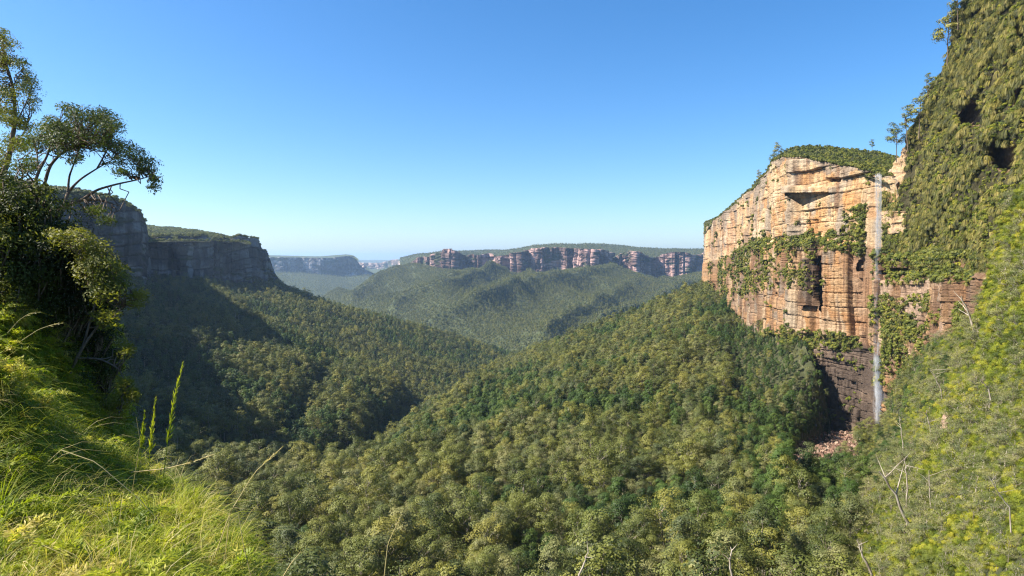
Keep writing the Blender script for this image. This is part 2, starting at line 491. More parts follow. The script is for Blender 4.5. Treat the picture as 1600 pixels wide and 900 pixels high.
# near right hillside, foot of the falls and the bushy slope at the right edge
topA = [(-120, 660), (200, 680), (270, 688), (400, 712), (540, 716), (600, 688), (680, 632), (740, 590), (790, 556), (850, 535), (900, 517), (1000, 477), (1095, 440), (1110, 438),
        (1150, 450), (1190, 500), (1250, 515), (1285, 590), (1300, 670), (1340, 672), (1375, 664), (1400, 600), (1430, 560), (1500, 535), (1530, 500), (1550, 440), (1560, 365), (1600, 310), (1760, 220)]
botA = [(-120, 1010), (1400, 1010), (1760, 1100)]
depA = [(-120, 1010, 95), (400, 1010, 95), (800, 1010, 92), (1200, 1010, 80), (1400, 1010, 62), (1500, 1010, 42), (1600, 1010, 26), (1760, 1080, 17),
        (300, 850, 170), (600, 850, 165), (800, 850, 160), (1100, 850, 145), (1300, 850, 125), (1420, 850, 95), (1500, 850, 68), (1600, 850, 42), (1740, 850, 28),
        (300, 740, 250), (600, 760, 235), (800, 740, 245), (1000, 730, 245), (1200, 730, 250), (1320, 740, 265), (1400, 740, 190), (1500, 740, 115), (1600, 740, 66), (1740, 700, 45),
        (-100, 665, 300), (270, 688, 320), (400, 712, 320), (540, 716, 340), (620, 690, 380), (720, 650, 430), (850, 650, 370), (1000, 640, 370), (1150, 640, 385), (1250, 640, 410), (1290, 680, 430), (1375, 664, 440),
        (680, 632, 560), (760, 590, 750), (900, 560, 640), (1050, 540, 580), (1180, 560, 520), (1250, 530, 520), (1190, 510, 650), (790, 556, 1250), (900, 517, 1150), (1000, 477, 1120), (1100, 442, 1080),
        (1430, 640, 250), (1500, 640, 165), (1600, 640, 95), (1740, 600, 62), (1430, 563, 330), (1500, 540, 230), (1550, 440, 190), (1600, 500, 120), (1600, 310, 165), (1740, 240, 110), (1740, 400, 82)]
def canA(px, py, Y):
    h = np.where(px < 1240, 12.5, 12.5 - (px - 1240) / 200 * 9.5)
    h = np.clip(h, 2.2, 12.5)
    top = interp(px, topA)
    near_edge = sstep(0, 30, py - top)
    h = h * (1 - np.exp(-(((px - 1280) * 0.55 + (py - 708)) / 30) ** 4) * (px > 1215) * (px < 1350) * (Y > 200))
    return h * np.where(px > 1140, 0.35 + 0.65 * near_edge, 1.0)
SA = Sheet("right_hillside", topA, botA, depA, -120, 1760, 380, 260, canA, 5, 90, FLOOR, (22, 14, 8))

# left: spur in front, spur behind
topL = [(-200, 380), (60, 400), (200, 430), (285, 458), (330, 473), (390, 492), (450, 514), (520, 543), (600, 574), (650, 600), (700, 625), (760, 650), (830, 680)]
botL = [(-200, 800), (250, 790), (420, 790), (540, 780), (700, 700), (830, 690)]
depL = [(-200, 390, 560), (60, 400, 640), (200, 432, 780), (285, 458, 830), (390, 492, 900), (520, 543, 940), (600, 574, 930), (700, 625, 860), (830, 680, 800),
        (0, 550, 430), (200, 550, 540), (340, 560, 600), (450, 580, 660), (560, 610, 700), (100, 660, 380), (300, 660, 440), (420, 670, 470), (520, 680, 520), (640, 660, 620), (-200, 780, 260), (250, 780, 370), (420, 785, 400), (560, 770, 440), (830, 690, 700)]
SL = Sheet("left_hillside", topL, botL, depL, -200, 830, 240, 150, lambda px, py, Y: 11 + 0 * px, 6, 110, FLOOR, (40, 18, 8), seed=3,
           relief=lambda x, y, px, py: -34 * np.exp(-((px - 650 + (py - 600) * 1.1) / 32) ** 2) * sstep(550, 610, py) - 12 * np.exp(-((px - 520 + (py - 560) * 0.8) / 24) ** 2) * sstep(540, 580, py))
topB = [(120, 425), (250, 432), (380, 440), (432, 438), (470, 455), (520, 470), (600, 490), (700, 519), (780, 544), (820, 556), (900, 590)]
botB = [(120, 560), (330, 560), (520, 600), (650, 640), (900, 640)]
depB = [(120, 425, 1200), (250, 432, 1270), (380, 440, 1420), (432, 438, 1500), (520, 470, 1520), (600, 490, 1580), (700, 519, 1650), (780, 544, 1720), (900, 590, 1700),
        (200, 480, 950), (330, 478, 1020), (420, 500, 1080), (520, 530, 1130), (620, 560, 1180), (700, 580, 1220), (300, 560, 800), (520, 600, 900), (650, 640, 960), (900, 640, 1300), (780, 600, 1280)]
SB = Sheet("left_far_spur", topB, botB, depB, 120, 900, 200, 110, lambda px, py, Y: 11 + 0 * px, 7, 140, FLOOR, (60, 25, 8), seed=9)

# far slopes under the central mesa
topF = [(380, 560), (440, 505), (480, 478), (540, 456), (590, 440), (630, 424), (645, 415), (680, 419), (740, 430), (800, 433), (860, 430), (900, 421), (960, 421), (1020, 434), (1060, 432), (1105, 427), (1250, 422)]
botF = [(380, 620), (1250, 620)]
depF = [(380, 560, 3000), (480, 478, 3900), (540, 456, 4100), (590, 438, 4200), (645, 411, 4200), (700, 414, 3950), (740, 424, 3900), (800, 427, 3900), (860, 422, 3900), (900, 415, 3850), (960, 415, 3900), (1060, 430, 3900), (1250, 420, 4000),
        (640, 470, 3300), (760, 470, 3000), (860, 470, 2900), (960, 470, 2950), (1100, 470, 3000), (560, 500, 3000), (700, 510, 2550), (800, 520, 2350), (900, 510, 2450), (1000, 510, 2500), (400, 620, 2300), (700, 600, 1950), (1000, 600, 1950), (1250, 600, 2000), (1250, 480, 2900)]
spurs = [((800, 428), (640, 492), 34), ((960, 420), (700, 515), 30), ((640, 420), (560, 470), 30), ((990, 440), (870, 528), 18), ((1100, 440), (960, 520), 26), ((870, 430), (760, 480), 18), ((745, 428), (600, 480), 16)]
def relF(x, y, px, py):
    z = 0
    for (a, b, h) in spurs:
        a = np.array(a, float); b = np.array(b, float); d = b - a
        t = np.clip(((px - a[0]) * d[0] + (py - a[1]) * d[1]) / (d @ d), 0, 1.15)
        dist = np.hypot(px - a[0] - t * d[0], (py - a[1] - t * d[1]) * 2.2)
        z = z + 3.2 * h * np.exp(-np.abs(dist) / 19) * (0.4 + 0.6 * sstep(0, 0.3, t))
    g = np.abs(fbm(x / 420 + 0.5 * y / 420, y / 900, 31, 4))
    return z - 120 * (0.25 - g) * sstep(415, 450, py)
SF = Sheet("far_hillside", topF, botF, depF, 380, 1250, 330, 150, lambda px, py, Y: 8 + 0 * px, 16, 420, FFLOOR, (60, 8, 4), relF, seed=11)

# hazy mesa slope at the left of the gap and what lies behind it
S4 = Sheet("distant_hillside", [(380, 418), (430, 424), (540, 431), (585, 430), (620, 440), (680, 452)], [(380, 500), (680, 500)],
           [(380, 418, 6300), (540, 431, 6550), (585, 430, 6700), (620, 440, 6500), (680, 452, 6100), (380, 500, 4600), (530, 500, 4500), (680, 500, 4500), (500, 455, 5500)],
           380, 680, 110, 50, amp=30, wl=600, mat=FFLOOR, skirt=(150, 40, 4), seed=15)

# ------------------------------------------------------------------ cliffs
def cliff(name, path, top, bot, nu, nv, mat, relief, colour, back=60, top_amp=0.0, seed=0, deep=None):
    """vertical wall along a plan path given as (px, Y); relief(s, z, px, py) pushes it out; returns arrays"""
    x0, x1 = path[0][0], path[-1][0]
    px = np.linspace(x0, x1, nu)
    Yc = interp(px, path)
    tp = interp(px, top) + top_amp * fbm(px / 7.0, px * 0, seed + 50, 3)
    bt = interp(px, bot)
    b = P(px, tp, Yc)
    x, y = b[:, 0], b[:, 1]
    s = np.concatenate([[0], np.cumsum(np.hypot(np.diff(x), np.diff(y)))])
    tx, ty = np.gradient(x), np.gradient(y)
    k = max(3, nu // 60); ker = np.ones(k) / k
    pad = lambda a: np.convolve(np.pad(a, k, mode='edge'), ker, 'same')[k:-k]
    tx, ty = pad(tx), pad(ty); n = np.hypot(tx, ty)
    nx, ny = ty / n, -tx / n                       # faces the camera side
    zt = b[:, 2]; zb = P(px, bt, Yc)[:, 2]
    v = np.linspace(0, 1, nv)[None]
    z = zt[:, None] + (zb - zt)[:, None] * v
    PX = px[:, None] + 0 * v
    PY = tp[:, None] + (bt - tp)[:, None] * v
    S = s[:, None] + 0 * v
    d = relief(S, z, PX, PY)
    V = np.stack([x[:, None] + nx[:, None] * d, y[:, None] + ny[:, None] * d, z], -1)
    if deep is not None: V = V * (1 + deep(PX, PY) / np.linalg.norm(V, axis=-1))[..., None]
    col = colour(S, z, PX, PY, d)
    # cap going back from the edge
    rr = np.hypot(x, y); bx = np.stack([x + x / rr * back, y + y / rr * back, zt - back * 0.06 - 1], -1)[:, None]
    V2 = np.concatenate([bx, V], 1); c2 = np.concatenate([col[:, :1], col], 1)
    me = mesh_np(name, V2.reshape(-1, 3), grid_faces(nu, nv + 1), mat, False, c2.reshape(-1, 3))
    o = struct(name, me)
    return dict(o=o, V=V, px=PX, py=PY, d=d, S=S, z=z, n=(nx, ny))

def cell1(s, w, seed):
    """random blocks along a line: value per block and distance to the joint"""
    q = s / w + 0.35 * vnoise(s / w * 1.3, s * 0, seed + 3)
    i = np.floor(q)
    return hash2(i, i * 0, seed), np.minimum(q - i, 1 - q + i)
def blocks(s, z, ws, wz, seed):
    row = np.floor(z / wz + 0.6 * fbm(s / 60, z * 0, seed + 9, 2)); fz = z / wz + 0.6 * fbm(s / 60, z * 0, seed + 9, 2) - row
    off = hash2(row, row * 0 + 5, seed) * 10
    q = s / (ws * (0.6 + 0.9 * hash2(row, row * 0 + 8, seed))) + off; i = np.floor(q)
    return hash2(i, row, seed), np.minimum(q - i, 1 - q + i), np.minimum(fz, 1 - fz)

def lerp3(a, b, t): return np.array(a) * (1 - t[..., None]) + np.array(b) * t[..., None]

# --- main right cliff with the waterfall
pathR = [(1100, 1180), (1108, 1060), (1130, 940), (1160, 800), (1190, 690), (1215, 610), (1240, 555), (1300, 505), (1340, 480), (1373, 462), (1400, 440), (1440, 405), (1500, 350), (1560, 300), (1700, 225)]
topR = [(1100, 362), (1108, 349), (1130, 335), (1160, 308), (1190, 281), (1208, 256), (1222, 246), (1245, 245), (1300, 256), (1340, 262), (1365, 270), (1383, 276), (1400, 275), (1412, 330), (1440, 372), (1500, 380), (1700, 380)]
botR = [(1100, 470), (1150, 500), (1190, 540), (1240, 600), (1290, 720), (1400, 720), (1440, 640), (1520, 620), (1700, 600)]
ledge1 = [(1100, 410), (1140, 400), (1180, 385), (1220, 378), (1290, 372), (1330, 378), (1373, 385), (1420, 400), (1500, 395), (1700, 395)]
ledge2 = [(1100, 600), (1190, 560), (1215, 522), (1290, 520), (1340, 525), (1373, 538), (1400, 556), (1420, 575), (1500, 620), (1700, 620)]
def relR(s, z, px, py):
    l1 = interp(px, ledge1); l2 = interp(px, ledge2)
    up = 1 - sstep(-3, 4, py - l1); lo = sstep(-3, 3, py - l2)
    mid = (1 - up) * (1 - lo)
    w1, e1 = cell1(s, 13, 3); w2, e2 = cell1(s + 9, 9, 7)
    bh, bx, bz = blocks(s, z, 24, 11, 21); bh2, bx2, bz2 = blocks(s, z, 8, 3.4, 23)
    d = 5 * fbm(s / 55, z / 90, 2, 3)
    # upper wall: thick beds with ledges, stronger to the right of the corner
    bed = 0.55 + 0.45 * sstep(1205, 1245, px)
    d = d + up * (bed * 4.2 * (bh - 0.5) + 1.5 * bed * (bh2 - 0.5) * (vnoise(s / 25, z / 14, 87) > 0.4) + (1.25 - bed) * 4.5 * (w1 - 0.5) * sstep(0.02, 0.08, e1))
    # middle wall: tall vertical columns and joints
    d = d + mid * (7.0 * (w1 - 0.5) + 3.5 * (w2 - 0.5) + 2.2 * (bh - 0.5) + 0.7 * (bh2 - 0.5) * (vnoise(s / 25, z / 14, 86) > 0.5) - 2.0 * (e1 < 0.05) + 2)
    # lower dark wall: squared blocks
    bh3, bx3, bz3 = blocks(s, z, 5, 6.5, 29)
    d = d + lo * (4.5 * (bh3 - 0.5) + 3.5 * (w2 - 0.5) - 0.8 * (bz3 < 0.06) - 0.8 * (bx3 < 0.06) - 1)
    lf = 1 - sstep(1170, 1240, px)
    d = d - (0.9 * (bz < 0.05) + 0.3 * (bz2 < 0.1)) * (vnoise(s / 30, z / 20, 88) > 0.42 + 0.25 * lf) - 2.2 * (e2 < 0.05) * (vnoise(s / 20, z / 45, 89) > 0.45 - 0.2 * lf) - 0.5 * (bx < 0.04)
    d = d + 0.6 * fbm(s / 3.5, z / 2.2, 4, 4)
    # stepped ledges (wall moves out below)
    d = d + 5.5 * sstep(-8, 6, py - l1) * sstep(1120, 1200, px)
    d = np.where(np.abs(px - 1373) < 16, np.minimum(d, 3.0), d)
    # roof with the dark triangular recess
    tri = (px > 1238) & (px < 1300) & (py > 301 - (px - 1240) * 0.02) & (py < 303 + np.minimum((px - 1238) * 1.1, (1300 - px) * 0.42))
    d = d + 3.0 * ((py > 291) & (py <= 301) & (px > 1236) & (px < 1306))
    d = d - 3.0 * ((py > 277) & (py < 283) & (px > 1290) & (px < 1312))
    # sharp nose that carries the grey corner
    d = d + 7 * np.exp(-((px - 1243) / 9.0) ** 2) * up
    # chimney and cave slots
    slot = lambda a, b, c, e: (px > a) & (px < b) & (py > c) & (py < e)
    d = d + 5 * slot(1272, 1291, 402, 475)
    d = d + 4 * sstep(1395, 1460, px) * sstep(420, 440, py)
    return d
def deepR(px, py):
    slot = lambda a, b, c, e: 1.0 * ((px > a + fbm(py / 9, 0 * py, 5, 2) * 1.5) & (px < b + fbm(py / 7, 0 * py, 6, 2) * 1.5) & (py > c) & (py < e))
    tri = (px > 1240) & (px < 1300) & (py > 301 - (px - 1240) * 0.03) & (py < 302 + np.minimum((px - 1240) * 1.3, (1300 - px) * 0.42))
    arch = (py > 418 + 4 * ((px - 1430) / 32) ** 2) & (py < 428 + 3 * ((px - 1430) / 32) ** 2 - 4 * ((px - 1430) / 32) ** 2) & (px > 1400) & (px < 1462)
    o = 26 * 1.0 * ((px > 1290 + 2.5 * fbm(py / 16, 0 * py, 5, 3) + (py - 400) * 0.03) & (px < 1300 + 3 * fbm(py / 13, 0 * py, 8, 3) - (py - 400) * 0.02) & (py > 398) & (py < 480 + (px - 1292))) + 12 * slot(1209, 1217, 405, 440) + 14 * slot(1293, 1305, 600, 655) + 9 * tri + 14 * arch
    o = o + 6 * slot(1225, 1232, 440, 470) + 8 * slot(1318, 1330, 356, 362) + 7 * slot(1293, 1312, 279, 284) + 7 * slot(1352, 1358, 404, 422) + 5 * slot(1170, 1175, 390, 420)
    return o
def colR(s, z, px, py, d):
    l1 = interp(px, ledge1); l2 = interp(px, ledge2)
    up = 1 - sstep(-3, 4, py - l1); lo = sstep(-6, 12, py - l2)
    org = np.array((0.45, 0.245, 0.10)); cream = np.array((0.56, 0.41, 0.235)); pink = np.array((0.38, 0.22, 0.14)); grey = np.array((0.25, 0.22, 0.18)); dark = np.array((0.075, 0.055, 0.042)); brown = np.array((0.19, 0.11, 0.065))
    bh, _, bz = blocks(s, z, 24, 11, 21); w1, e1 = cell1(s, 13, 3)
    n1 = fbm(s / 22, z / 11, 61, 4); n2 = fbm(s / 9, z / 30, 62, 4)
    c = lerp3(org, cream, sstep(-0.4, 0.3, n1 + (bh - 0.5) * 0.7))
    left = sstep(1230, 1150, px) if False else 1 - sstep(1150, 1235, px)
    c = c * (1 - (0.6 * left)[..., None]) + lerp3(pink, cream, sstep(-0.4, 0.4, n2)) * (0.6 * left)[..., None]
    mid = (1 - up)
    c = c * (1 - (0.55 * mid)[..., None]) + lerp3(pink, org, w1) * (0.55 * mid)[..., None]
    # grey weathered rind under the rim and on the corner
    tp = interp(px, topR)
    g = sstep(0.15, 0.5, fbm(s / 14, z / 25, 64, 3) + 0.9 * np.exp(-(py - tp) / 10)) + 0.9 * (np.exp(-((px - 1243 + (py - 300) * 0.08) / 7) ** 2)) * up
    g = np.clip(g, 0, 0.8); c = c * (1 - g[..., None]) + grey * g[..., None]
    bd = sstep(0.05, 0.4, fbm(s / 26, z / 60, 72, 3)) * (0.45 * left + 0.3)
    c = c * (1 - bd[..., None]) + np.array((0.22, 0.18, 0.145)) * bd[..., None]
    pl = sstep(0.15, 0.45, fbm(s / 12, z / 28, 73, 3)) * 0.6
    c = c * (1 - pl[..., None]) + np.array((0.56, 0.45, 0.31)) * pl[..., None]
    # dark water streaks
    st = sstep(0.06, 0.34, fbm(s / 3.2, z / 75, 66, 3) + 0.25 * fbm(s / 40, z / 30, 67, 2)) * (0.35 + 0.5 * mid)
    st = np.maximum(st, 0.85 * (np.abs(px - 1309) < 2.2) * (py < 330) * (py > 258)); st = np.maximum(st, 0.7 * (np.abs(px - 1261) < 2) * (py < 292))
    st = np.maximum(st, 0.6 * sstep(0.1, 0.35, fbm(s / 7, z / 90, 75, 3)) * (0.4 + 0.6 * (1 - sstep(1120, 1235, px))))
    st = np.maximum(st, 0.75 * sstep(1405, 1440, px) * (fbm(s / 4, z / 60, 68, 3) > -0.05) * mid)
    c = c * (1 - st[..., None]) + brown * st[..., None]
    dk = ((px > 1272) & (px < 1296) & (py > 400) & (py < 480)) * 0.7  # dark slab face, plus shade painted into the left edge of the chimney slot
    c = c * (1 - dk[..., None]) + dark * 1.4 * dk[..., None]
    # pale scar right of the falls
    sc = ((px > 1402) & (px < 1520) & (py > 436) & (py < 500 + (px - 1400) * 0.4) & (fbm(s / 12, z / 16, 70, 3) > -0.12)) * 0.7
    c = c * (1 - sc[..., None]) + np.array((0.50, 0.36, 0.26)) * sc[..., None]
    c = c * np.array((0.80, 0.78, 0.76)) * (1 - 0.22 * mid)[..., None]
    # wet dark lower wall
    lo = lo * (px < 1405)
    lowc = lerp3(dark, brown, sstep(-0.3, 0.5, n1)); lowc = lerp3(dark, (0.17, 0.12, 0.085), sstep(-0.3, 0.6, n1))
    c = c * (1 - lo[..., None]) + lowc * lo[..., None]
    return c
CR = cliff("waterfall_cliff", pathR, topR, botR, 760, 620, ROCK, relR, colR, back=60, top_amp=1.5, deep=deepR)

# --- plateau on top of it
topE = [(1085, 352), (1120, 338), (1160, 303), (1195, 268), (1212, 242), (1235, 229), (1265, 225), (1300, 227), (1340, 231), (1370, 235), (1400, 243), (1500, 260)]
botE = [(x, y + 3) for x, y in topR[:12]] + [(1400, 275), (1500, 300)]
depE = [(px_, py_ + 1, float(np.interp(px_, [q[0] for q in pathR], [q[1] for q in pathR])) + 2) for px_, py_ in topR[:13]] + [(1160, 303, 900), (1195, 268, 800), (1235, 229, 740), (1300, 227, 720), (1370, 235, 680), (1400, 243, 640), (1500, 260, 600), (1500, 300, 420), (1120, 335, 1020)]
SE = Sheet("cliff_top_plateau", topE, botE, depE, 1100, 1500, 130, 30, lambda px, py, Y: 3.0 + 0 * px, 1.5, 40, FLOOR, (60, 2, 5), seed=21, lam=1e-2)

# --- vegetated wall, upper right
topD = [(1372, 300), (1384, 284), (1398, 262), (1420, 232), (1450, 160), (1470, 115), (1482, 85), (1495, 35), (1506, 0), (1520, -80), (1760, -520)]
botD = [(1372, 318), (1384, 345), (1400, 405), (1440, 420), (1500, 425), (1760, 420)]
depD = [(1372, 310, 466), (1384, 284, 462), (1398, 262, 462), (1420, 232, 452), (1450, 160, 430), (1482, 85, 405), (1506, 0, 385), (1520, -80, 380), (1640, -300, 330), (1760, -520, 300),
        (1400, 400, 431), (1440, 415, 396), (1500, 422, 342), (1560, 422, 292), (1760, 420, 190), (1480, 250, 375), (1550, 250, 305), (1650, 250, 250), (1760, 250, 205), (1550, 100, 330), (1650, 50, 280), (1760, 0, 235)]
def relD(x, y, px, py):
    return 0
SDt = Sheet(None, topD, botD, depD, 1372, 1760, 420, 420, skirt=(20, 8, 4), lam=1e-3)
pD = SDt.A
nrm = np.cross(np.gradient(pD, axis=0), np.gradient(pD, axis=1)); nrm /= np.linalg.norm(nrm, axis=-1, keepdims=True) + 1e-9
c_ = (nrm * pD).sum(-1, keepdims=True); nrm = np.where(c_ > 0, -nrm, nrm)
qx, qy, _ = proj(pD)
sg = pD[..., 0] * 0.6 - pD[..., 1] * 0.8; zz = pD[..., 2]
dD = 7 * fbm(sg / 30 + zz / 60, zz / 45, 41, 3) + 5.5 * (np.abs(fbm((0.8 * sg - 0.6 * zz) / 6.5, (0.6 * sg + 0.8 * zz) / 20, 43, 4)) ** 0.7 - 0.4)
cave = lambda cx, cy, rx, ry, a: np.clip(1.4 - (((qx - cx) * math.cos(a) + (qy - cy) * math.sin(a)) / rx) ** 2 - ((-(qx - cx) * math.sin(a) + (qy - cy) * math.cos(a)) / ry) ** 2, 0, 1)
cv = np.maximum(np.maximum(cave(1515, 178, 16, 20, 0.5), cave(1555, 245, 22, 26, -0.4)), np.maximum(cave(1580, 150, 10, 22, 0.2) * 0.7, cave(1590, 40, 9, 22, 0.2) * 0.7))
ridge = np.abs(fbm((0.8 * sg - 0.6 * zz) / 6.5, (0.6 * sg + 0.8 * zz) / 20, 43, 4)) ** 0.7
patch = vnoise((0.8 * sg - 0.6 * zz) / 14, (0.6 * sg + 0.8 * zz) / 26, 47)
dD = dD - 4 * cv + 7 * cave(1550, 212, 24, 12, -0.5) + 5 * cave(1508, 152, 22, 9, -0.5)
pD = pD + nrm * (dD * sstep(0, 18, qx - 1372) * 0.75)[..., None]
rockmask = ((qx < 1428) & (qy > 215) & (qy < 300) & (qx < 1428 - (qy - 215) * 0.25)) | ((qx < 1412) & (qy > 330) & (qy < 365))
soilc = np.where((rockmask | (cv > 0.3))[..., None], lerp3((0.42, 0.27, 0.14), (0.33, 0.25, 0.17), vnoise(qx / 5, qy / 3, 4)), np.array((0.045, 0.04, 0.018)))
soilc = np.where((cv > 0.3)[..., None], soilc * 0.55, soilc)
pD = pD * (1 + 24 * sstep(0.3, 0.6, cv) / np.linalg.norm(pD, axis=-1))[..., None]
steps = np.where(rockmask, 1.2 * (np.floor(zz / 3.5) % 2), 0)
pD = pD + nrm * steps[..., None]
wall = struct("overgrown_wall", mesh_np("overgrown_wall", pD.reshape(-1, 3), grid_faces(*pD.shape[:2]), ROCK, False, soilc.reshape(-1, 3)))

# --- left cliffs
def relL(sc, seed, amp=1.0):
    def f(s, z, px, py):
        w1, e1 = cell1(s, 26 * sc, seed); w2, e2 = cell1(s, 11 * sc, seed + 1)
        bh, bx, bz = blocks(s, z, 22 * sc, 14 * sc, seed + 2); bh2, _, bz2 = blocks(s, z, 9 * sc, 5 * sc, seed + 4)
        d = 14 * sc * fbm(s / (70 * sc), z / (160 * sc), seed + 6, 3) + 10 * sc * (w1 - 0.5) + 6 * sc * (w2 - 0.5) + 3.5 * sc * (bh - 0.5) + 1.6 * sc * (bh2 - 0.5) - 2 * sc * (bz < 0.06) - 5 * sc * (e1 < 0.06)
        return amp * d + 1.5 * sc * fbm(s / (8 * sc), z / (6 * sc), seed + 8, 4)
    return f
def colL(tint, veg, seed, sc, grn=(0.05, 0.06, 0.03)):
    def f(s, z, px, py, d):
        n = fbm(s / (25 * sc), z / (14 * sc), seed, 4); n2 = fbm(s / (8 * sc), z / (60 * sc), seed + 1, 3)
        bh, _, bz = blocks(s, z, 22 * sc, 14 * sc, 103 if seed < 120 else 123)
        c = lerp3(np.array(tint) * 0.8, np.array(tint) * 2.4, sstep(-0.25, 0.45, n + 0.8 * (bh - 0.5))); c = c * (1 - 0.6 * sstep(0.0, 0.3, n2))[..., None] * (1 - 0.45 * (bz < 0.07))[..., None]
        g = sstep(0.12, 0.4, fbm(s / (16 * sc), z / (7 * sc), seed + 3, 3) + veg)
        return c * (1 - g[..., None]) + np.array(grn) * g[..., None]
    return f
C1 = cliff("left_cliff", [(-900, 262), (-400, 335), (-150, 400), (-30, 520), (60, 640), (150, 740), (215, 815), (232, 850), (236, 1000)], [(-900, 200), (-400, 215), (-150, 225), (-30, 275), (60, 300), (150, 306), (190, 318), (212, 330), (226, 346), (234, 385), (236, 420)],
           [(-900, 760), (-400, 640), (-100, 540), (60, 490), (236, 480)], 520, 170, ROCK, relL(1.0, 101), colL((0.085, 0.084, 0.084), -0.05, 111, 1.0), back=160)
C2 = cliff("left_bluff", [(215, 1260), (250, 1285), (275, 1330), (285, 1300), (322, 1370), (330, 1410), (338, 1385), (352, 1430), (385, 1450), (400, 1480), (412, 1500), (424, 1530), (440, 1560), (460, 1600)],
           [(215, 366), (235, 372), (262, 368), (275, 378), (285, 369), (320, 368), (328, 380), (345, 370), (355, 376), (372, 369), (385, 371), (402, 375), (408, 392), (414, 396), (424, 402), (431, 422), (440, 436), (460, 452)],
           [(215, 470), (460, 470)], 420, 180, ROCK, relL(1.6, 121, 1.0), colL((0.095, 0.092, 0.090), -0.1, 131, 1.6), back=260)
S1t = Sheet("left_cliff_top", [(-900, 180), (-150, 205), (-30, 262), (60, 292), (110, 296), (150, 302), (190, 312), (214, 328), (226, 345)], [(-900, 206), (-150, 231), (-30, 280), (60, 303), (150, 309), (190, 321), (212, 333), (226, 350)],
      [(-900, 205, 268), (-150, 230, 406), (-30, 279, 528), (60, 300, 650), (150, 306, 750), (215, 331, 825), (226, 348, 850), (-900, 180, 380), (-150, 205, 520), (-30, 262, 640), (60, 292, 800), (150, 302, 880), (214, 328, 920)], -900, 226, 120, 16, lambda px, py, Y: 2.5 + 0 * px, 2, 60, FLOOR, (120, 1, 5), seed=25)
S2t = Sheet("left_bluff_top", [(190, 350), (232, 352), (265, 355), (310, 359), (345, 366), (372, 371), (392, 376)], [(190, 372), (235, 376), (262, 374), (320, 374), (372, 375), (392, 380)],
      [(190, 370, 1265), (262, 372, 1325), (320, 372, 1390), (372, 373, 1460), (392, 378, 1480), (190, 350, 2300), (265, 355, 2100), (345, 366, 1750), (392, 374, 1530)], 190, 392, 60, 20, lambda px, py, Y: 4 + 0 * px, 4, 80, FLOOR, (120, 1, 5), seed=27)

# --- central mesa wall
C3 = cliff("mesa_wall", [(628, 4500), (650, 4250), (680, 4150), (700, 3980), (716, 3960), (728, 4080), (748, 4010), (762, 4090), (785, 4020), (796, 4060), (815, 3990), (826, 4030), (850, 3960), (862, 4000), (885, 3930), (897, 3960), (928, 3850), (940, 3870), (956, 4200), (975, 4180), (1000, 4100), (1012, 4120), (1028, 4350), (1045, 4300), (1075, 4260), (1090, 4400), (1120, 4700), (1180, 4800)],
           [(628, 425), (640, 412), (652, 402), (662, 401), (680, 399), (690, 394), (700, 389), (708, 389), (718, 396), (730, 402), (738, 397), (752, 400), (763, 396), (775, 401), (790, 399), (800, 397), (815, 393), (830, 389), (850, 386), (900, 388), (938, 390), (950, 396), (958, 404), (970, 396), (990, 392), (1005, 394), (1020, 404), (1035, 398), (1050, 393), (1070, 394), (1085, 400), (1105, 392), (1180, 392)],
           [(628, 440), (1180, 450)], 700, 110, ROCKF, relL(2.4, 141, 1.7), colL((0.19, 0.125, 0.11), -0.14, 151, 4.0, (0.06, 0.07, 0.035)), back=500, top_amp=1.2, seed=3)
S3t = Sheet("mesa_top", [(625, 404), (650, 398), (690, 393), (740, 392), (790, 391), (830, 385), (850, 383), (915, 381), (960, 384), (1000, 387), (1050, 389), (1105, 389), (1200, 388)],
            [(625, 430), (650, 418), (700, 406), (740, 416), (790, 417), (830, 405), (900, 403), (950, 414), (1005, 408), (1050, 408), (1105, 407), (1200, 407)],
            [(625, 430, 4700), (700, 406, 4200), (740, 416, 4350), (800, 416, 4350), (900, 402, 4200), (950, 412, 4400), (1000, 408, 4450), (1105, 407, 4800), (1200, 406, 5000), (625, 404, 6500), (740, 392, 6500), (850, 383, 5200), (915, 381, 5200), (1000, 387, 5500), (1200, 388, 7000)],
            625, 1200, 140, 26, lambda px, py, Y: 6 + 0 * px, 10, 300, FFLOOR, (400, 6, 5), seed=29)
# --- hazy mesa in the gap
C4 = cliff("distant_mesa_wall", [(395, 6500), (440, 6600), (470, 6750), (500, 6700), (530, 6850), (556, 6950), (570, 7200), (595, 7400), (620, 7600)],
           [(395, 402), (440, 402), (500, 403), (520, 403), (540, 400), (552, 400), (562, 407), (575, 422), (595, 432), (620, 440)], [(395, 445), (620, 450)], 260, 50, ROCKF, relL(6, 161), colL((0.15, 0.14, 0.14), 0.0, 171, 6, (0.05, 0.06, 0.03)), back=1500)
Sheet("distant_mesa_top", [(395, 398.5), (440, 399), (500, 400.5), (540, 397), (552, 398.5), (560, 405)], [(395, 404), (440, 404), (500, 405), (540, 402), (552, 402), (560, 408)], [(395, 404, 6550), (500, 405, 6750), (552, 402, 6980), (395, 398.5, 9500), (500, 400, 9000), (552, 398, 8200)], 395, 560, 50, 10, amp=10, wl=500, mat=FFLOOR, skirt=(600, 5, 3), seed=33)
C5 = cliff("far_range_wall", [(540, 11500), (600, 11200), (640, 10500), (700, 10000)], [(540, 410), (595, 411), (605, 408), (625, 405), (640, 404), (655, 402), (700, 400)], [(540, 432), (700, 432)], 160, 40, ROCKF, relL(9, 181), colL((0.24, 0.18, 0.15), 0.0, 191, 8, (0.06, 0.07, 0.035)), back=3000)
Sheet("far_range_slope", [(530, 417), (600, 420), (640, 415), (720, 410)], [(530, 450), (720, 450)], [(530, 417, 11000), (640, 415, 10200), (720, 410, 9800), (530, 450, 7500), (720, 450, 7500)], 530, 720, 70, 30, amp=60, wl=1200, mat=FFLOOR, skirt=(300, 40, 3), seed=35)
